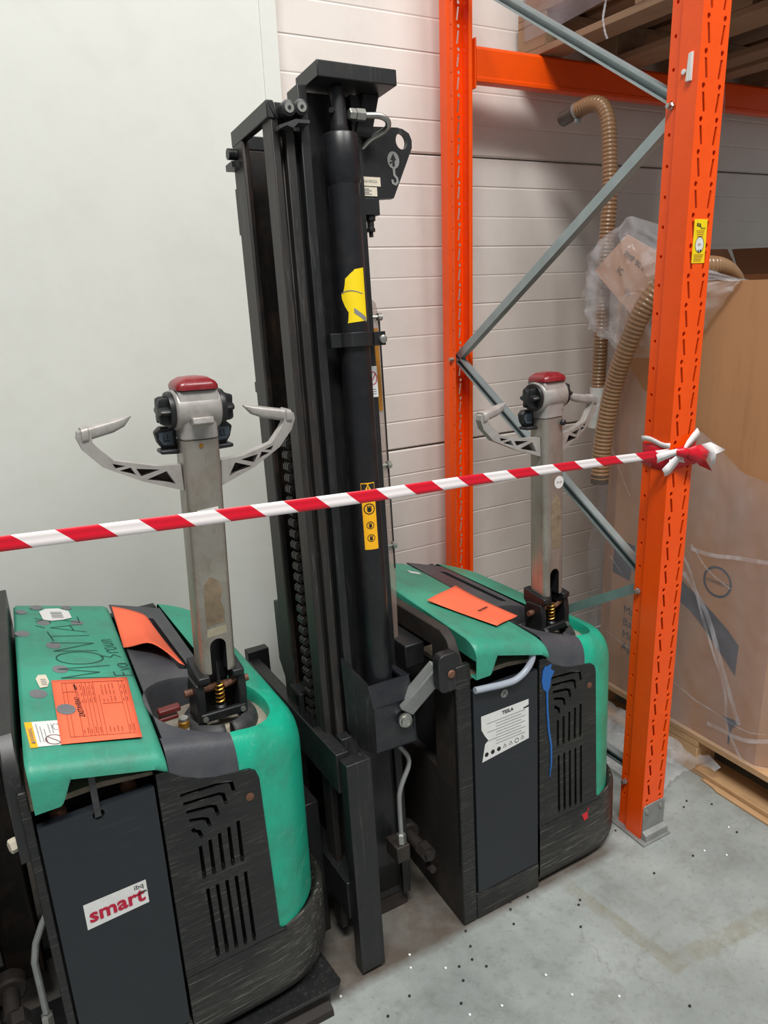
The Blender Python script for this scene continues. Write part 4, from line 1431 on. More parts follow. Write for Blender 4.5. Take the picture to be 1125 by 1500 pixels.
vp = [o for o in T2.children if o.name.startswith('vent_panel')][0]
mb = MB()
poly = [(0.262, 0.655), (0.270, 0.668), (0.278, 0.664), (0.290, 0.668), (0.288, 0.655), (0.300, 0.645), (0.289, 0.628), (0.285, 0.605), (0.279, 0.592), (0.280, 0.54), (0.285, 0.48), (0.293, 0.43), (0.293, 0.38), (0.286, 0.34),
        (0.2845, 0.34), (0.2885, 0.38), (0.2875, 0.43), (0.279, 0.48), (0.2745, 0.54), (0.273, 0.594), (0.262, 0.607), (0.258, 0.63)]
mb.plate(poly, [], lambda u, v, w: (u, w, v), -0.0104, -0.0122)
mb.build('blue_paint_splash', M['blue'], vp, smooth=0)
mb = MB()
mb.plate([(0.405, 0.168), (0.425, 0.172), (0.432, 0.185), (0.424, 0.176), (0.428, 0.152), (0.414, 0.146)], [], lambda u, v, w: (u, w, v), -0.0104, -0.0112)
mb.build('paint_scrape', M['tape_red'], vp, smooth=0)

# ------------------------------------------------------------------ orange papers


def world_from(T, p):
    R = T.rotation_euler.to_matrix()
    return R @ Vector(p)+T.location


def paper(name, label, T, rows, extra=None, group='orange paper sheets'):
    mb = MB()
    mb.grid([[world_from(T, p) for p in r] for r in rows])
    if extra:
        extra(mb)
    o = mb.build(name, [M['paper'], M['print'], M['ink']], None, smooth=60, normals=False)
    md = o.modifiers.new('solid', 'SOLIDIFY')
    md.thickness, md.offset = 0.0006, -1
    return tag(o, label, 'paper', group)


def bil(p00, p10, p01, p11, a, b):
    return tuple((1-a)*(1-b)*p00[i]+a*(1-b)*p10[i]+(1-a)*b*p01[i]+a*b*p11[i] for i in (0, 1))


A = [(0.111, 0.034), (0.246, 0.030), (0.130, 0.286), (0.276, 0.286)]


def form(mb):
    mb.xf = T1.rotation_euler.to_matrix().to_4x4()
    mb.xf.translation = T1.location
    mb.m = 1

    def P_(a, b):
        x, y = bil(*A, a, b)
        return ct(x, y, 0.0042)
    for a in (0.12, 0.17, 0.28, 0.37, 0.42, 0.47, 0.52, 0.57, 0.86, 0.91):
        mb.add([P_(a, 0.08), P_(a+0.0045, 0.08), P_(a+0.0045, 0.93 if a != 0.57 else 0.7), P_(a, 0.93 if a != 0.57 else 0.7)], [(0, 1, 2, 3)])
    for b in (0.08, 0.93, 0.77):
        a1 = 0.94 if b != 0.77 else 0.3
        mb.add([P_(0.12, b), P_(a1, b), P_(a1, b+0.004), P_(0.12, b+0.004)], [(0, 1, 2, 3)])
    mb.add([P_(0.6, 0.55), P_(0.86, 0.55), P_(0.86, 0.554), P_(0.6, 0.554)], [(0, 1, 2, 3)])
    random.seed(3)
    for a in (0.30, 0.345, 0.39, 0.445, 0.5, 0.62, 0.67, 0.72, 0.77, 0.88, 0.93):
        for b0 in (0.12, 0.58, 0.70, 0.8):
            L = random.uniform(0.04, 0.10)
            mb.add([P_(a, b0), P_(a+0.008, b0), P_(a+0.008, b0+L), P_(a, b0+L)], [(0, 1, 2, 3)])
    mb.m = 2
    x, y = bil(*A, 0.345, 0.36)
    mb.text('ZASTAVENO', 0.0145, frame(ct(x, y, 0.0046), (0.03, 1, 0), (-1, 0.0, 0.28)))
    x, y = bil(*A, 0.30, 0.80)
    mb.text('ZAZNAM', 0.006, frame(ct(x, y, 0.0046), (0.03, 1, 0), (-1, 0, 0.28)))


rows = [[ct(*bil(*A, a/8, b/10), 0.0032+0.003*(b == 0)*(a/8)) for a in range(9)] for b in range(11)]
paper('paper_sheet', 'orange printed form headed ZASTAVENO lying flat on left stacker green cover', T1, rows, form)

rows = []
for j in range(15):
    b = j/14
    row = []
    for i in range(13):
        a = i/12
        p00, p10, p01, p11 = (0.306, 0.458), (0.416, 0.345), (0.338, 0.745), (0.418, 0.668)
        x, y = bil(p00, p10, p01, p11, a, b)
        z = ZT(x)+0.003+0.030*sin(pi*min(1, a*1.08))*(1-b)**1.2*(0.35+0.65*min(1, a*2.2))+0.004*sin(pi*a)
        if a > 0.9:
            z -= 0.02*(a-0.9)*10*b
        row.append((x, y, z))
    rows.append(row)


def scrib(mb):
    mb.xf = T1.rotation_euler.to_matrix().to_4x4()
    mb.xf.translation = T1.location
    mb.m = 2
    for k in range(4):
        p = [(0.326+0.008*k, 0.545+0.012*sin(t*1.3+k)+0.008*t) for t in range(6)]
        mb.stroke(p, 0.0009, lambda u, v: (u, v, ZT(u)+0.022))
    mb.stroke([(0.352, 0.70), (0.358, 0.66), (0.375, 0.62)], 0.0009, lambda u, v: (u, v, ZT(u)+0.02))


paper('paper_sheet', 'curled orange sheet tucked into the grey console slot of left stacker', T1, rows, None)

p00, p10, p01, p11 = (0.190, 0.080), (0.330, 0.168), (0.106, 0.276), (0.300, 0.420)
rows = [[(lambda q, a, b: (q[0], q[1], ZT(q[0])+0.0075+0.012*(b**3)*(0.4+0.6*a)+0.001*sin(6*a)))(bil(p00, p10, p01, p11, i/10, j/10), i/10, j/10) for i in range(11)] for j in range(11)]


def stamp(mb):
    mb.xf = T2.rotation_euler.to_matrix().to_4x4()
    mb.xf.translation = T2.location
    mb.m = 2
    x, y = bil(p00, p10, p01, p11, 0.36, 0.36)
    mb.text('ZASTAVENO', 0.012, frame((x, y, ZT(x)+0.0105), (0.85, 0.52, -0.2), (-0.52, 0.85, 0.1)))


paper('paper_sheet', 'orange sheet lying askew on right stacker green cover, text facing away', T2, rows, stamp)

# ------------------------------------------------------------------ steel beam under the left stacker
sb = thing('steel_beam', 'rusty steel channel beam lying on the floor under the left stacker', 'beam', (0, 0, 0))
mb = MB()
mb.prism([(-0.9, 1.226), (0.503, 1.226), (0.514, 1.240), (0.505, 1.335), (0.498, 1.342), (-0.9, 1.342)], 0.056, 0.065)
mb.build('top_flange', M['blackm'], sb, bevel=0.001)
mb = MB()
mb.box(-0.9, 0.485, 1.24, 1.252, 0.006, 0.056)
mb.build('web', M['brown'], sb)
mb = MB()
mb.prism([(1.214, 0.0), (1.30, 0.0), (1.30, 0.008), (1.252, 0.010), (1.24, 0.022), (1.218, 0.016)], -0.9, 0.482, 'x')
mb.build('bottom_flange', M['brown'], sb, bevel=0.001)

# ------------------------------------------------------------------ pallet rack
rack = thing('rack_frame', 'orange upright pallet rack frame with galvanised diagonal braces', 'rack', (1.545, 1.80, 0))
rack_inv = Matrix.Translation((-1.545, -1.80, 0))


def RB():
    return MB(rack_inv)


X0, X1 = 1.503, 1.5915
PITCHZ = 0.0668
ZH = [2.136-PITCHZ*k for k in range(-10, 31)]


def slots(zs, flip=False):
    hs = []
    for z in zs:
        for xa, dx in ((1.5225, 0.0075), (1.5755, -0.0055)):
            hs.append(ell(xa, z, 0.0056, 0.0062, 8))
            a, b = Vector((xa+0.0005*(1 if dx > 0 else 0), z-0.0125)), Vector((xa+dx, z-0.0515))
            nn = Vector((0.0036, 0))
            hs.append([tuple(a-nn), tuple(a+nn), tuple(b+nn), tuple(b-nn)])
    return hs


def side(mb, y0, y1, ys, x_out, x_in, sgn):
    """side wall: main strip at x_out from y0 to ys, jog, perforated strip at x_in from ys to y1"""
    t = 0.003*sgn
    mb.box(min(x_out, x_out+t), max(x_out, x_out+t), min(y0, ys), max(y0, ys), 0.006, 3.1)
    e = 0.008 if y1 > y0 else -0.008
    vs = [(x_out, ys), (x_in, ys+e), (x_in+t, ys+e), (x_out+t, ys)]
    mb.prism(vs, 0.006, 3.1)
    ya, yb = sorted((ys+e, y1))
    hs = [ell((ya+yb)/2, z-0.02, 0.0042, 0.0045, 8) for z in ZH]
    mb.plate([(ya, 0.006), (yb, 0.006), (yb, 3.1), (ya, 3.1)], hs, lambda u, v, w: (w, u, v), x_in, x_in+t)


post = RB()
post.plate([(X0, 0.006), (X1, 0.006), (X1, 3.1), (X0, 3.1)], slots(ZH), lambda u, v, w: (u, w, v), 1.247, 1.250)
side(post, 1.2501, 1.338, 1.302, X0, X0+0.009, 1)
side(post, 1.2501, 1.338, 1.302, X1, X1-0.009, -1)
post.box(X0+0.0125, X0+0.026, 1.335, 1.338, 0.006, 3.1)
post.box(X1-0.026, X1-0.0125, 1.335, 1.338, 0.006, 3.1)
pf = post.build('front_post', M['orange'], rack, smooth=0)
post = RB()
post.plate([(X0, 0.006), (X1, 0.006), (X1, 3.1), (X0, 3.1)], slots(ZH), lambda u, v, w: (u, w, v), 2.262, 2.265)
side(post, 2.2619, 2.200, 2.225, X0, X0+0.006, 1)
side(post, 2.2619, 2.200, 2.225, X1, X1-0.006, -1)
post.box(X1-0.020, X1-0.0095, 2.200, 2.203, 0.006, 3.1)
pb = post.build('rear_post', M['orange'], rack, smooth=0)
for y0, y1, yb, d in ((1.22, 1.365, 1.247, -1), (2.14, 2.30, 2.265, 1)):
    mb = RB()
    mb.box(X0-0.012, X1+0.012, y0, y1, 0.0, 0.006)
    bp = mb.build('base_plate', M['galv_dull'], rack, bevel=0.001)
    mb = RB()
    mb.prism(rrect(X0+0.004, X1+0.004, 0.022, 0.118, 0.012), yb, yb+d*0.004, 'y')
    mb.prism([(yb, 0.006), (yb+d*0.020, 0.006), (yb+d*0.018, 0.024), (yb+d*0.004, 0.032), (yb, 0.03)], X0+0.004, X1+0.008, 'x')
    mb.build('foot_bracket', M['galv_dull'], bp, bevel=0.001)
    mb = RB()
    for x in (1.520, 1.578):
        mb.lathe([(0.008, 0), (0.008, 0.003), (0.005, 0.005)], (x, yb+d*0.004, 0.098), (0, d, 0), 10)
    mb.build('bracket_rivet', M['steel'], bp)


def channel(a, b, name, shut=False):
    a, b = Vector((1.543, a[0], a[1])), Vector((1.543, b[0], b[1]))
    d = (b-a).normalized()
    s_ = Vector((1, 0, 0))
    q = d.cross(s_).normalized()
    w, dp, t = 0.0135, 0.024, 0.0022
    sec = [(-dp/2, -w), (dp/2, -w), (dp/2, w), (-dp/2, w), (-dp/2, w-0.006), (-dp/2+t, w-0.006), (-dp/2+t, w-t), (dp/2-t, w-t), (dp/2-t, -w+t), (-dp/2+t, -w+t), (-dp/2+t, -w+0.006), (-dp/2, -w+0.006)]
    if shut:
        sec = [(-dp/2, -w), (dp/2, -w), (dp/2, w), (-dp/2, w)]
    rows = [[p+s_*i+q*j for i, j in sec] for p in (a, b)]
    mb = RB()
    mb.grid(rows, True)
    mb.build(name, M['galv'], rack, smooth=0)


channel((1.325, 1.985), (2.235, 2.545), 'diagonal_brace')
channel((1.325, 1.965), (2.235, 1.345), 'diagonal_brace', True)
channel((1.325, 0.810), (2.235, 1.355), 'diagonal_brace')
channel((1.325, 0.785), (2.235, 0.215), 'diagonal_brace', True)
channel((1.325, 0.195), (2.235, 0.195), 'horizontal_brace')
for y, z in ((1.322, 1.975), (1.322, 0.775), (1.322, 0.158), (2.214, 1.350), (2.214, 0.21)):
    mb = RB()
    xx = X0+0.0085 if y < 2 else X0+0.0055
    mb.lathe([(0.009, 0), (0.009, 0.004), (0.0065, 0.006), (0.0065, 0.014), (0.004, 0.015)], (xx, y, z), (-1, 0, 0), 6)
    mb.build('brace_bolt', M['steel'], rack, smooth=20)
# yellow inspection label on the post
mb = RB()
Y = 1.2462
mb.box(1.5275, 1.5715, Y-0.0004, Y+0.0004, 1.630, 1.727)
mb.m = 1
mb.text('SGL', 0.010, frame((1.535, Y-0.0008, 1.712), (1, 0, -0.15), (0.15, 0, 1)), off=0.0005)
mb.text('assist', 0.008, frame((1.549, Y-0.0008, 1.705), (1, 0, 0), (0, 0, 1)))
mb.stroke([(1.5495+0.0145*cos(2*pi*k/24), 1.671+0.0175*sin(2*pi*k/24)) for k in range(25)], 0.0012, lambda u, v: (u, Y-0.0012, v))
mb.box(1.552, 1.557, Y-0.0013, Y-0.0010, 1.655, 1.660)
mb.box(1.545, 1.549, Y-0.0013, Y-0.0010, 1.655, 1.659)
mb.m = 2
for k in range(4):
    mb.box(1.536+0.001*k, 1.563-0.001*k, Y-0.0008, Y-0.0005, 1.701-0.004*k, 1.702-0.004*k)
for k in range(5):
    mb.box(1.533, 1.566-0.002*k, Y-0.0008, Y-0.0005, 1.648-0.0035*k, 1.649-0.0035*k)
mb.text('2021', 0.007, frame((1.5495, Y-0.0012, 1.669), (1, 0, 0), (0, 0, 1)), align='CENTER')
mb.m = 3
mb.prism(ell(1.5495, 1.671, 0.0140, 0.017, 22), Y-0.0008, Y-0.0004, 'y')
mb.build('inspection_label', [M['yellow'], M['ink'], M['print'], M['white']], pf, smooth=0)
# white plastic lock tab
mb = RB()
mb.prism([(1.262, 2.013), (1.276, 2.013), (1.272, 2.068), (1.262, 2.070)], 1.496, 1.5028, 'x')
mb.cyl((1.498, 1.285, 2.035), (1.503, 1.285, 2.035), 0.006, 8)
mb.build('locking_tab', M['white'], pf, bevel=0.001)

bm_ = thing('rack_beam', 'orange horizontal rack beam spanning right from rear post', 'beam', (3.0, 2.21, 2.28))
mb = MB(Matrix.Translation((-3.0, -2.21, -2.28)))
mb.prism([(2.195, 2.230), (2.235, 2.230), (2.235, 2.335), (2.205, 2.335), (2.195, 2.325)], 1.600, 4.5, 'x')
mb.prism([(2.192, 2.230), (2.1955, 2.230), (2.1955, 2.246), (2.192, 2.243)], 1.600, 4.5, 'x')
mb.build('beam', M['orange'], bm_, smooth=0, bevel=0.002)
mb = MB(Matrix.Translation((-3.0, -2.21, -2.28)))
mb.box(1.592, 1.5975, 2.194, 2.262, 2.21, 2.355)
mb.build('end_connector', M['orange'], bm_, bevel=0.001)


# ------------------------------------------------------------------ pallets
def pallet(name, label, x0, y0, z0, m, lx=0.8, ly=1.2, group='wooden pallets'):
    T = thing(name, label, 'pallet', (x0, y0, z0), (0, 0, 0), group)

    def bd(nm, a, b, c_, d, e, f):
        MB().box(a, b, c_, d, e, f).build(nm, m, T, bevel=0.002, seg=1)
    bw = [0.1, 0.145, 0.1]
    rx = [(0, 0.1), (lx/2-0.0725, lx/2+0.0725), (lx-0.1, lx)]
    for a, b in rx:
        bd('bottom_board', a, b, 0, ly, 0.0, 0.022)
        for c_ in (0.0, ly/2-0.0725, ly-0.145):
            bd('block', a+0.001, b-0.001, c_+0.001, c_+0.144, 0.022, 0.1)
    for c_ in (0.0, ly/2-0.0725, ly-0.145):
        bd('stringer_board', 0, lx, c_, c_+0.145, 0.1, 0.122)
    n = 5
    for k in range(n):
        w = 0.145 if k % 2 == 0 else 0.1
        c0 = k*(lx-0.145)/(n-1)+(0.145-w)/2
        bd('deck_board', c0, c0+w, 0, ly, 0.122, 0.144)
    return T


pallet('wooden_pallet', 'weathered wooden pallet resting high on the orange rack beam', 1.865, 1.12, 2.3355, M['wood_grey'])
pallet('wooden_pallet', 'second weathered pallet on the orange beam, beyond the front post', 2.72, 1.12, 2.3355, M['wood_grey'])
pallet('wooden_pallet', 'pale wooden pallet on the floor under the big cardboard box', 1.90, 0.92, 0.0, M['wood'], 1.1, 1.05)
mb = MB()
rows = []
for i, z in enumerate([2.40+0.03*k for k in range(12)]):
    rows.append([(1.857+0.004*sin(9*y+i), y, z+0.01*sin(5*y)*(i == 0)) for y in [1.12+0.04*k for k in range(30)]]+[(1.90+0.1*k, 2.326, z) for k in range(8)])
tag(mb.grid(rows).build('stretch_film', M['film'], None, smooth=60), 'clear stretch film around the pallet load on the orange beam', 'film')
ld = thing('cardboard_carton', 'shrink wrapped load of cartons above the pallet on the beam', 'carton', (2.26, 1.72, 2.48))
MB().box(-0.38, 0.38, -0.58, 0.58, 0.0, 0.5).build('carton_body', M['card_in'], ld, bevel=0.004)
MB().box(-0.03, 0.03, -0.581, 0.581, 0.499, 0.501).build('packing_tape', M['tan'], ld)
ld2 = thing('cardboard_carton', 'brown carton on the second pallet over the beam', 'carton', (3.12, 1.72, 2.48))
MB().box(-0.38, 0.38, -0.58, 0.58, 0.0, 0.5).build('carton_body', M['card_in'], ld2, bevel=0.004)
MB().box(-0.03, 0.03, -0.581, 0.581, 0.499, 0.501).build('packing_tape', M['tan'], ld2)

mb = MB()
mb.tube(spline([(1.862, 1.90, 2.41), (1.855, 1.90, 2.375), (1.852, 1.90, 2.35), (1.858, 1.895, 2.315), (1.866, 1.893, 2.30)], 5), [0.002+0.0022*abs(sin(k*1.7)) for k in range(21)], 6)
mb.build('film_strand', M['pleat'], bpy.data.objects['stretch_film'])
mb = MB()
mb.stroke([(q.x, q.z) for q in spline([(2.775, 0, 2.345), (2.782, 0, 2.30), (2.80, 0, 2.24), (2.795, 0, 2.15), (2.805, 0, 2.06)], 6)], 0.012, lambda x, z: (x, 2.184+0.004*sin(40*z), z))
tag(mb.build('film_strand', M['pleat'], None, smooth=60), 'thin strand of clear film hanging down in front of the orange beam', 'film')

# ------------------------------------------------------------------ octagonal cardboard container
BX = thing('cardboard_container', 'tall brown octagonal cardboard container with slate arc print on pallet', 'box', (2.47, 1.47, 0.144))
bi = Matrix.Translation((-2.47, -1.47, -0.144))
octp = [(1.915, 1.18), (1.915, 1.80), (2.10, 2.02), (2.78, 2.02), (2.98, 1.80), (2.98, 1.18), (2.78, 0.94), (2.10, 0.94)]
for k in range(8):
    a, b = Vector(octp[k]), Vector(octp[(k+1) % 8])
    cen = Vector((2.45, 1.48))
    ia, ib = a+(cen-a)*0.014, b+(cen-b)*0.014
    MB(bi).prism([tuple(a), tuple(b), tuple(ib), tuple(ia)], 0.146, 1.585 if k != 3 else 1.60).build('side_panel', M['card'], BX, smooth=0)
MB(bi).prism([(p[0]+(2.45-p[0])*0.02, p[1]+(1.48-p[1])*0.02) for p in octp], 0.9, 1.1).build('inner_floor', M['card_in'], BX, smooth=0)
for (a, b, dx, dy) in ((octp[3], octp[4], 0.06, 0.10), (octp[4], octp[5], 0.10, 0.0), (octp[2], octp[3], 0.0, 0.08)):
    mb = MB(bi)
    v = [(a[0], a[1], 1.58), (b[0], b[1], 1.58), (b[0]+dx, b[1]+dy, 1.70), (a[0]+dx, a[1]+dy, 1.70)]
    mb.add(v, [(0, 1, 2, 3)])
    mb.build('flap', M['card_in'], BX, smooth=0, solid=0.006)
XF = 1.9143
pr = MB(bi)
pr.plate([(1.797, 0.716), (1.702, 0.713), (1.700, 0.686), (1.717, 0.578), (1.797, 0.586)], [], lambda u, v, w: (XF+w, u, v), 0.0, None)
pr.plate([(1.503, 0.653), (1.441, 0.624), (1.384, 0.590), (1.321, 0.551), (1.276, 0.512), (1.277, 0.407), (1.315, 0.443), (1.361, 0.485), (1.42, 0.534), (1.46, 0.561), (1.503, 0.579)], [], lambda u, v, w: (XF+w, u, v), 0.0, None)
pr.plate([(1.62, 0.69), (1.56, 0.678), (1.503, 0.653), (1.503, 0.579), (1.56, 0.60), (1.61, 0.607)], [], lambda u, v, w: (XF+w, u, v), 0.0, None)
pr.m = 1
pr.stroke([(1.371+0.047*cos(2*pi*k/32), 0.691+0.047*sin(2*pi*k/32)) for k in range(33)], 0.008, lambda u, v: (XF, u, v))
pr.text('covestro', 0.023, frame((XF-0.0004, 1.371, 0.684), (0, -1, 0), (0, 0, 1)), align='CENTER')
for k, t in enumerate(('Makrolon', 'Bayblend', 'Makroblend', 'Apec')):
    pr.text(t, 0.042, frame((XF-0.0004, 1.736, 0.450-0.0485*k), (0, -1, 0), (0, 0, 1)))
# slim drop-shaped pictogram low on the panel
pr.plate([(1.305, 0.255), (1.245, 0.262), (1.250, 0.25), (1.268, 0.225), (1.272, 0.165), (1.277, 0.165), (1.279, 0.225), (1.293, 0.245)], [], lambda u, v, w: (XF+w, u, v), 0.0, None)
pr.build('panel_print', [M['band'], M['band']], BX, smooth=0, normals=False)

# stretch film over the lower part
random.seed(11)
fm = MB()
edge = [(2.20, 1.50), (1.83, 1.44), (1.754, 1.334), (1.691, 1.268), (1.576, 1.194), (1.49, 1.173), (1.384, 1.117), (1.311, 1.059), (1.235, 1.048), (1.12, 0.99), (0.98, 0.93)]


def top_edge(y):
    for (a, za), (b, zb_) in zip(edge, edge[1:]):
        if b <= y <= a:
            return za+(zb_-za)*(a-y)/(a-b)
    return edge[-1][1]


rows = []
NY, NZ = 70, 44
for j in range(NZ+1):
    t = j/NZ
    row = []
    for i in range(NY+1):
        y = 2.0-1.02*i/NY
        zt_ = min(1.40, top_edge(y))
        z = 0.155+(zt_-0.155)*t
        x = 1.900
        if y > 1.80:
            x = 1.900+(y-1.80)*0.62
        if y < 1.18:
            x = 1.900+(1.18-y)*0.72
        wr = 0.006*sin(26*y+9*z)+0.005*sin(60*(y*0.5+z*0.55))*(0.4+0.6*sin(7*z))+0.004*random.uniform(-1, 1)
        flare = 0.004*(1-t)**3
        x -= 0.012+abs(wr)*0.8+flare
        yy = y + (0.02*sin(14*z) if i < 6 else 0)
        row.append((x, yy, z))
    rows.append(row)
fm.grid(rows)
tag(fm.build('stretch_film', M['film'], None, smooth=80), 'clear wrinkled stretch film wrapped around the big cardboard container', 'film')
# folded pleats where the film is gathered into several layers
fr_host = bpy.data.objects['stretch_film.001']
random.seed(17)
for pts, w_ in (([(1.503, 0.78), (1.45, 0.72), (1.40, 0.62), (1.33, 0.47), (1.28, 0.36), (1.262, 0.26), (1.20, 0.17)], 0.010),
                ([(1.78, 0.37), (1.60, 0.335), (1.40, 0.290), (1.25, 0.272), (1.15, 0.275)], 0.004),
                ([(1.47, 0.70), (1.37, 0.60), (1.30, 0.44), (1.22, 0.28)], 0.016),
                ([(1.45, 0.785), (1.36, 0.79), (1.25, 0.81), (1.12, 0.83)], 0.012),
                ([(1.45, 0.80), (1.38, 0.74), (1.30, 0.70)], 0.005),
                ([(1.80, 1.05), (1.74, 0.95), (1.70, 0.90)], 0.004),
                ([(1.78, 0.66), (1.70, 0.60)], 0.003),
                ([(1.33, 0.225), (1.22, 0.235), (1.12, 0.26)], 0.014)):
    fr = MB()
    q_ = [(p.x, p.y) for p in spline([Vector((a, b, 0)) for a, b in pts], 6)]
    fr.stroke(q_, w_, lambda y, z: (1.876+max(0, (1.18-y)*0.72)+0.003*sin(40*y), y, z))
    fr.build('film_pleat', M['pleat'], fr_host, smooth=60)

# film scrap on floor
sc = MB()
random.seed(5)
ns = 22
rows = []
for i in range(ns+1):
    row = []
    for j in range(ns+1):
        a, b = i/ns, j/ns
        x = 1.66+0.24*a+0.02*sin(9*b)
        y = 1.30+0.62*b-0.03*sin(7*a)+0.1*(1-a)*(b < 0.2)
        z = 0.008+0.030*abs(sin(13*a+7*b)*sin(11*b-5*a))+0.012*random.random()+0.05*a**2
        row.append((x, y, z))
    rows.append(row)
sc.grid(rows)
tag(sc.build('film_scrap', M['bag'], None, smooth=70), 'crumpled clear film scrap on floor in front of the floor pallet', 'film')
mb = MB()
mb.prism([(1.875, 0.8), (1.898, 0.8), (1.898, 1.34), (1.893, 1.33), (1.888, 1.34), (1.882, 1.29), (1.875, 1.27)], 0.0, 0.007)
tag(mb.build('plywood_strip', M['wood'], None, bevel=0.001), 'thin plywood strip lying on floor beside the pallet', 'board')

# polythene bag draped over the container's corner, with a cardboard sheet inside
bg = MB()
random.seed(21)


def ray(px, py, X):
    d = r2*((px-562.5)/F_PX)+u2*((750-py)/F_PX)+fw
    k = X/d.x
    return Vector((0, 0, 1.6))+d*k


# outline in the y-z plane at about x = 1.9 (container corner)
front = [(1.965, 1.63), (1.935, 1.705), (1.875, 1.748), (1.815, 1.768), (1.786, 1.785), (1.764, 1.745), (1.70, 1.70), (1.62, 1.66), (1.55, 1.625), (1.46, 1.597), (1.385, 1.585), (1.435, 1.53), (1.49, 1.455), (1.55, 1.39),
         (1.62, 1.36), (1.70, 1.36), (1.75, 1.355), (1.79, 1.37), (1.815, 1.375), (1.84, 1.41), (1.885, 1.42), (1.93, 1.44), (1.965, 1.49), (1.955, 1.56)]
cyb, czb = 1.77, 1.55
fine = []
for k in range(len(front)):
    a, b = Vector(front[k]), Vector(front[(k+1) % len(front)])
    m_ = max(1, int((b-a).length/0.016))
    for t in range(m_):
        p = a+(b-a)*t/m_
        out_ = (p-Vector((cyb, czb))).normalized()
        fine.append(p+out_*(random.uniform(-0.004, 0.006) if t else 0.003))
n = len(fine)
rings = []
lev = [1.0, 0.985, 0.95, 0.9, 0.84, 0.77, 0.69, 0.6, 0.5, 0.4, 0.3, 0.2, 0.1]
for li, q in enumerate(lev):
    xo = 1.905-0.058*min(1, (1-q)/0.22)**0.6 if li else 1.93
    row = []
    for k, p in enumerate(fine):
        ang = 2*pi*k/n
        qq = min(1, max(0, (q-0.3)/0.6))
        wr = qq*(0.0085*sin(9*ang+5*q)+0.006*sin(23*ang-11*q)+0.005*random.uniform(-1, 1)+0.008*abs(sin(6*ang+14*q)))+0.004*sin(70*p.x*q+30*p.y*q)
        row.append((min(xo-wr*(li > 0), 1.90), cyb+(p.x-cyb)*q, czb+(p.y-czb)*q))
    rings.append(row)
bg.grid(rings, True)
bg.add(rings[-1], [tuple(range(n))])
bg.grid([rings[0], [(2.02, cyb+(p.x-cyb)*0.9, czb+(p.y-czb)*0.9) for p in fine]], True)
bag = tag(bg.build('polythene_bag', M['bag'], None, smooth=50), 'milky polythene bag draped over the rim of the cardboard container', 'bag')
mb = MB(Matrix.Identity(4))
sh = [(1.945, 1.630), (1.800, 1.735), (1.665, 1.675), (1.60, 1.57), (1.70, 1.445), (1.80, 1.52)]
mb.plate(sh, [], lambda u, v, w: (1.893+w+(u-1.75)*0.06, u, v), 0.0, 0.004)
mb.m = 1
dvec = Vector((0, -1, -0.62)).normalized()
uvec = Vector((0, -0.62, 1)).normalized()
for t, y, z, s_ in (('PMP 00 ISBUCZ', 1.805, 1.672, 0.026), ('IC', 1.835, 1.624, 0.030), ('(S)', 1.795, 1.560, 0.022)):
    mb.text(t, s_, frame((1.890+(y-1.75)*0.06-0.002, y, z), dvec, uvec))
tag(mb.build('cardboard_sheet', [M['card_pink'], M['band']], None, smooth=0, normals=False), 'pale cardboard sheet with stamped text inside the polythene bag', 'cardboard')


# ------------------------------------------------------------------ ribbed hoses
def resample(pts, step):
    out = [pts[0]]
    acc = 0
    for a, b in zip(pts, pts[1:]):
        L = (b-a).length
        while acc+L >= step:
            f = (step-acc)/L
            a = a+(b-a)*f
            out.append(a.copy())
            L = (b-a).length
            acc = 0
        acc += L
    return out


def ribbed(pts, r, pitch, mats, cap=False, dark_from=None):
    path = resample(spline(pts, 20), pitch/6)
    rs = [r-0.0032+0.0034*(0.5+0.5*cos(2*pi*i/6))**0.6 for i in range(len(path))]
    mb = MB()
    mb.tube(path, rs, 18, cap)
    return mb, path


hs = thing('suction_hose', 'tan ribbed hose hanging by the wall with grey cuff on top', 'hose', (1.95, 1.94, 1.5))
hi = Matrix.Translation((-1.95, -1.94, -1.5))
mb, path = ribbed([(1.95, 2.11, 2.150), (1.95, 2.05, 2.158), (1.95, 1.995, 2.145), (1.95, 1.962, 2.10), (1.95, 1.948, 2.02), (1.95, 1.936, 1.85), (1.95, 1.942, 1.72), (1.95, 1.945, 1.44), (1.95, 1.947, 1.25), (1.95, 1.945, 1.15)], 0.026, 0.0125, None)
mb.v = [tuple(hi @ Vector(p)) for p in mb.v]
mb.build('hose_body', M['tan_hose'], hs, smooth=70)
mb = MB(hi)
d = (Vector((1.95, 2.18, 2.138))-Vector((1.95, 2.10, 2.152)))
mb.lathe([(0.022, 0.0), (0.0245, 0.0), (0.0245, 0.06), (0.0235, 0.062), (0.020, 0.062), (0.020, 0.01)], (1.95, 2.115, 2.149), (0, 1, -0.18), 20)
mb.build('cuff', M['dark_hose'], hs)
mb = MB(hi)
mb.lathe([(0.028, 0), (0.028, 0.008)], (1.95, 2.098, 2.152), (0, 1, -0.18), 20)
mb.box(1.935, 1.955, 2.09, 2.10, 2.112, 2.124)
mb.build('hose_clip', M['galv'], hs)
mb = MB(hi)
random.seed(9)
path = [(1.95, 1.946, 1.235-0.012*k) for k in range(13)]
mb.tube(path, [0.028+0.003*random.random() for _ in path], 14)
mb.build('white_tape_wrap', M['white'], hs, smooth=60)

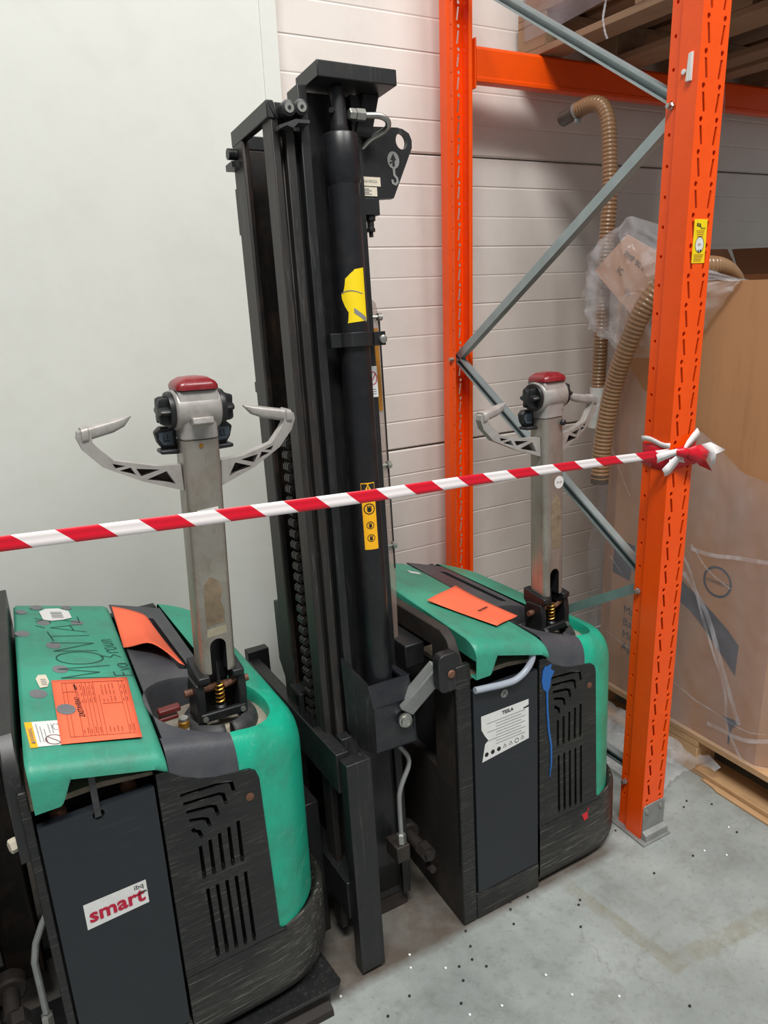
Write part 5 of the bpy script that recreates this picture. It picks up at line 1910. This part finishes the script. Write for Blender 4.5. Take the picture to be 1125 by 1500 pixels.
h2 = thing('suction_hose', 'tan ribbed hose hanging over the container rim with open dark end', 'hose', (1.85, 1.80, 1.2))
hi2 = Matrix.Translation((-1.85, -1.80, -1.2))
mb, path = ribbed([(2.45, 1.72, 1.40), (2.33, 1.70, 1.54), (2.18, 1.625, 1.600), (2.03, 1.575, 1.627), (1.92, 1.60, 1.618), (1.845, 1.65, 1.535), (1.825, 1.705, 1.40), (1.83, 1.757, 1.27), (1.83, 1.785, 1.14), (1.83, 1.797, 1.03), (1.83, 1.80, 0.945)], 0.031, 0.0135, None)
mb.v = [tuple(hi2 @ Vector(p)) for p in mb.v]
mb.build('hose_body', M['tan_hose'], h2, smooth=70)
mb = MB(hi2)
mb.lathe([(0.0305, 0), (0.0305, 0.03), (0.027, 0.03), (0.026, 0.0)], (1.83, 1.80, 0.962), (0, 0.02, -1), 20)
mb.build('dark_collar', M['dark_hose'], h2)

# ------------------------------------------------------------------ barrier tape
tp = thing('barrier_tape', 'red and white striped barrier tape stretched across both stackers to the post', 'tape', (0.6, 1.25, 1.22))
ti = Matrix.Translation((-0.6, -1.25, -1.22))
NS = 120
va, uva = [], []
xa, xb = -0.75, 1.498
vs, fs, uvs = [], [], []
W2 = 0.0125
TK = [(-0.8, 1.262), (0.0, 1.240), (0.2725, 1.2255), (0.53, 1.2135), (0.68, 1.2072), (0.896, 1.2015), (1.124, 1.1930), (1.385, 1.1825), (1.6, 1.176)]


def TZ(x):
    for (a, za), (b, zb_) in zip(TK, TK[1:]):
        if a <= x <= b:
            return za+(zb_-za)*(x-a)/(b-a)
    return TK[-1][1]


for i in range(NS+1):
    t = i/NS
    x = xa+(xb-xa)*t
    z = TZ(x)
    y = 1.25-0.006*smooth01(1.3, 1.5, x)
    tw = 0.15*sin(x*3.1)+0.2
    wdt = W2*(1-0.15*smooth01(0.6, 1.2, x))
    for k, s_ in enumerate((-1, -0.3, 0.3, 1)):
        vs.append((x-0.6, y-1.25+s_*wdt*sin(tw)*0.4+0.002*(abs(s_) < 0.5), z-1.22+s_*wdt))
        uvs.append(((x-0.2228)/0.1305-0.11+20, (s_+1)/2))
for i in range(NS):
    for k in range(3):
        fs.append((i*4+k, i*4+k+1, i*4+k+5, i*4+k+4))
me = bpy.data.meshes.new('tape_band')
me.from_pydata(vs, [], fs)
ul = me.uv_layers.new(name='UVMap')
for lp in me.loops:
    ul.data[lp.index].uv = (uvs[lp.vertex_index][0], uvs[lp.vertex_index][1])
me.materials.append(M['tape'])
me.shade_smooth()
o = bpy.data.objects.new('tape_band', me)
C.objects.link(o)
o.parent = tp
md = o.modifiers.new('solid', 'SOLIDIFY')
md.thickness = 0.0006
# wrap round the post
wr = MB(ti)
loop = [(1.5105, 1.34), (1.500, 1.30), (1.500, 1.2435), (1.545, 1.2415), (1.5945, 1.2435), (1.5945, 1.30), (1.586, 1.34), (1.545, 1.343)]
rows = []
for s_ in (0, 0.33, 0.66, 1):
    rows.append([(x+0.0015*sin(k*2+s_*5), y+0.0015*cos(k*3+s_*4), 1.135+0.055*s_-0.006*sin(k)+0.01*(k % 3 == 1)*s_) for k, (x, y) in enumerate(loop)])
wr.grid(rows, True)
wr.m = 1
for c0, c1, zz in (((1.4985, 1.335), (1.4985, 1.243), 1.196), ((1.497, 1.2405), (1.598, 1.2405), 1.150)):
    a, b = Vector((*c0, zz)), Vector((*c1, zz-0.004))
    wr.grid([[a+(b-a)*k/6+Vector((-0.001, -0.001, dz+0.004*sin(k))) for k in range(7)] for dz in (0, 0.013)])
wr.build('tape_wrap', [M['tape_red'], M['tape_white']], tp, smooth=60, solid=0.0006, normals=False)
kn = MB(ti)


def ribbon(pts, ws, m, tw=None):
    kn.m = m
    P = [Vector(p) for p in pts]
    A_, B_, C_ = [], [], []
    for i, p in enumerate(P):
        d_ = (P[min(i+1, len(P)-1)]-P[max(i-1, 0)]).normalized()
        q_ = Vector((0, -1, 0)).cross(d_).normalized()
        A_.append(p+q_*ws[i])
        C_.append(p+Vector((0, -0.002, 0)))
        B_.append(p-q_*ws[i])
    kn.grid([A_, C_, B_])


kn.tube([(1.512, 1.238, 1.183), (1.524, 1.228, 1.181), (1.536, 1.226, 1.177), (1.545, 1.234, 1.172)], [0.008, 0.013, 0.012, 0.006], 9)
kn.m = 1
ribbon([(1.455, 1.244, 1.170), (1.480, 1.240, 1.176), (1.510, 1.232, 1.182), (1.53, 1.228, 1.180)], [0.012, 0.011, 0.008, 0.006], 1)
ribbon([(1.53, 1.228, 1.178), (1.515, 1.236, 1.158), (1.495, 1.240, 1.138), (1.482, 1.243, 1.130)], [0.006, 0.013, 0.015, 0.012], 1)
ribbon([(1.53, 1.228, 1.182), (1.555, 1.234, 1.196), (1.58, 1.238, 1.210), (1.598, 1.24, 1.222)], [0.005, 0.011, 0.013, 0.012], 1)


def flag(pts, cen, m):
    kn.m = m
    n_ = len(pts)
    P = [Vector((x, 1.222+0.007*(-1)**k, z)) for k, (x, z) in enumerate(pts)]
    kn.add(P+[Vector((cen[0], 1.214, cen[1]))], [(k, (k+1) % n_, n_) for k in range(n_)])


flag([(1.528, 1.184), (1.560, 1.194), (1.596, 1.190), (1.612, 1.172), (1.622, 1.146), (1.630, 1.118), (1.600, 1.134), (1.565, 1.150), (1.535, 1.168)], (1.585, 1.166), 0)
flag([(1.598, 1.190), (1.614, 1.196), (1.645, 1.186), (1.676, 1.168), (1.662, 1.152), (1.640, 1.140), (1.633, 1.120), (1.624, 1.146), (1.612, 1.172)], (1.638, 1.162), 1)
ribbon([(1.53, 1.228, 1.178), (1.55, 1.230, 1.160), (1.575, 1.236, 1.150), (1.597, 1.240, 1.146)], [0.006, 0.012, 0.011, 0.009], 0)
kn.build('tape_knot', [M['tape_red'], M['tape_white']], tp, smooth=60, solid=0.0006, normals=False)

# ------------------------------------------------------------------ granules on the floor
random.seed(31)
for nm, m, cnt, lab in (('black_granules', M['pellet_b'], 42, 'tiny black plastic granules scattered over the concrete floor'), ('white_granules', M['pellet_w'], 18, 'tiny white plastic granules scattered over the concrete floor')):
    mb = MB()
    for k in range(cnt):
        x, y = random.uniform(0.48, 1.2), random.uniform(0.8, 1.27)
        if random.random() < 0.25:
            x, y = random.uniform(1.42, 1.85), random.uniform(1.0, 1.4)
        mb.lathe([(0.0015, 0), (0.0033, 0.0015), (0.0033, 0.0036), (0.0015, 0.005)], (x, y, 0.0), (0, 0, 1), 6)
    tag(mb.build(nm, m, None), lab, 'granules', None, 'stuff')
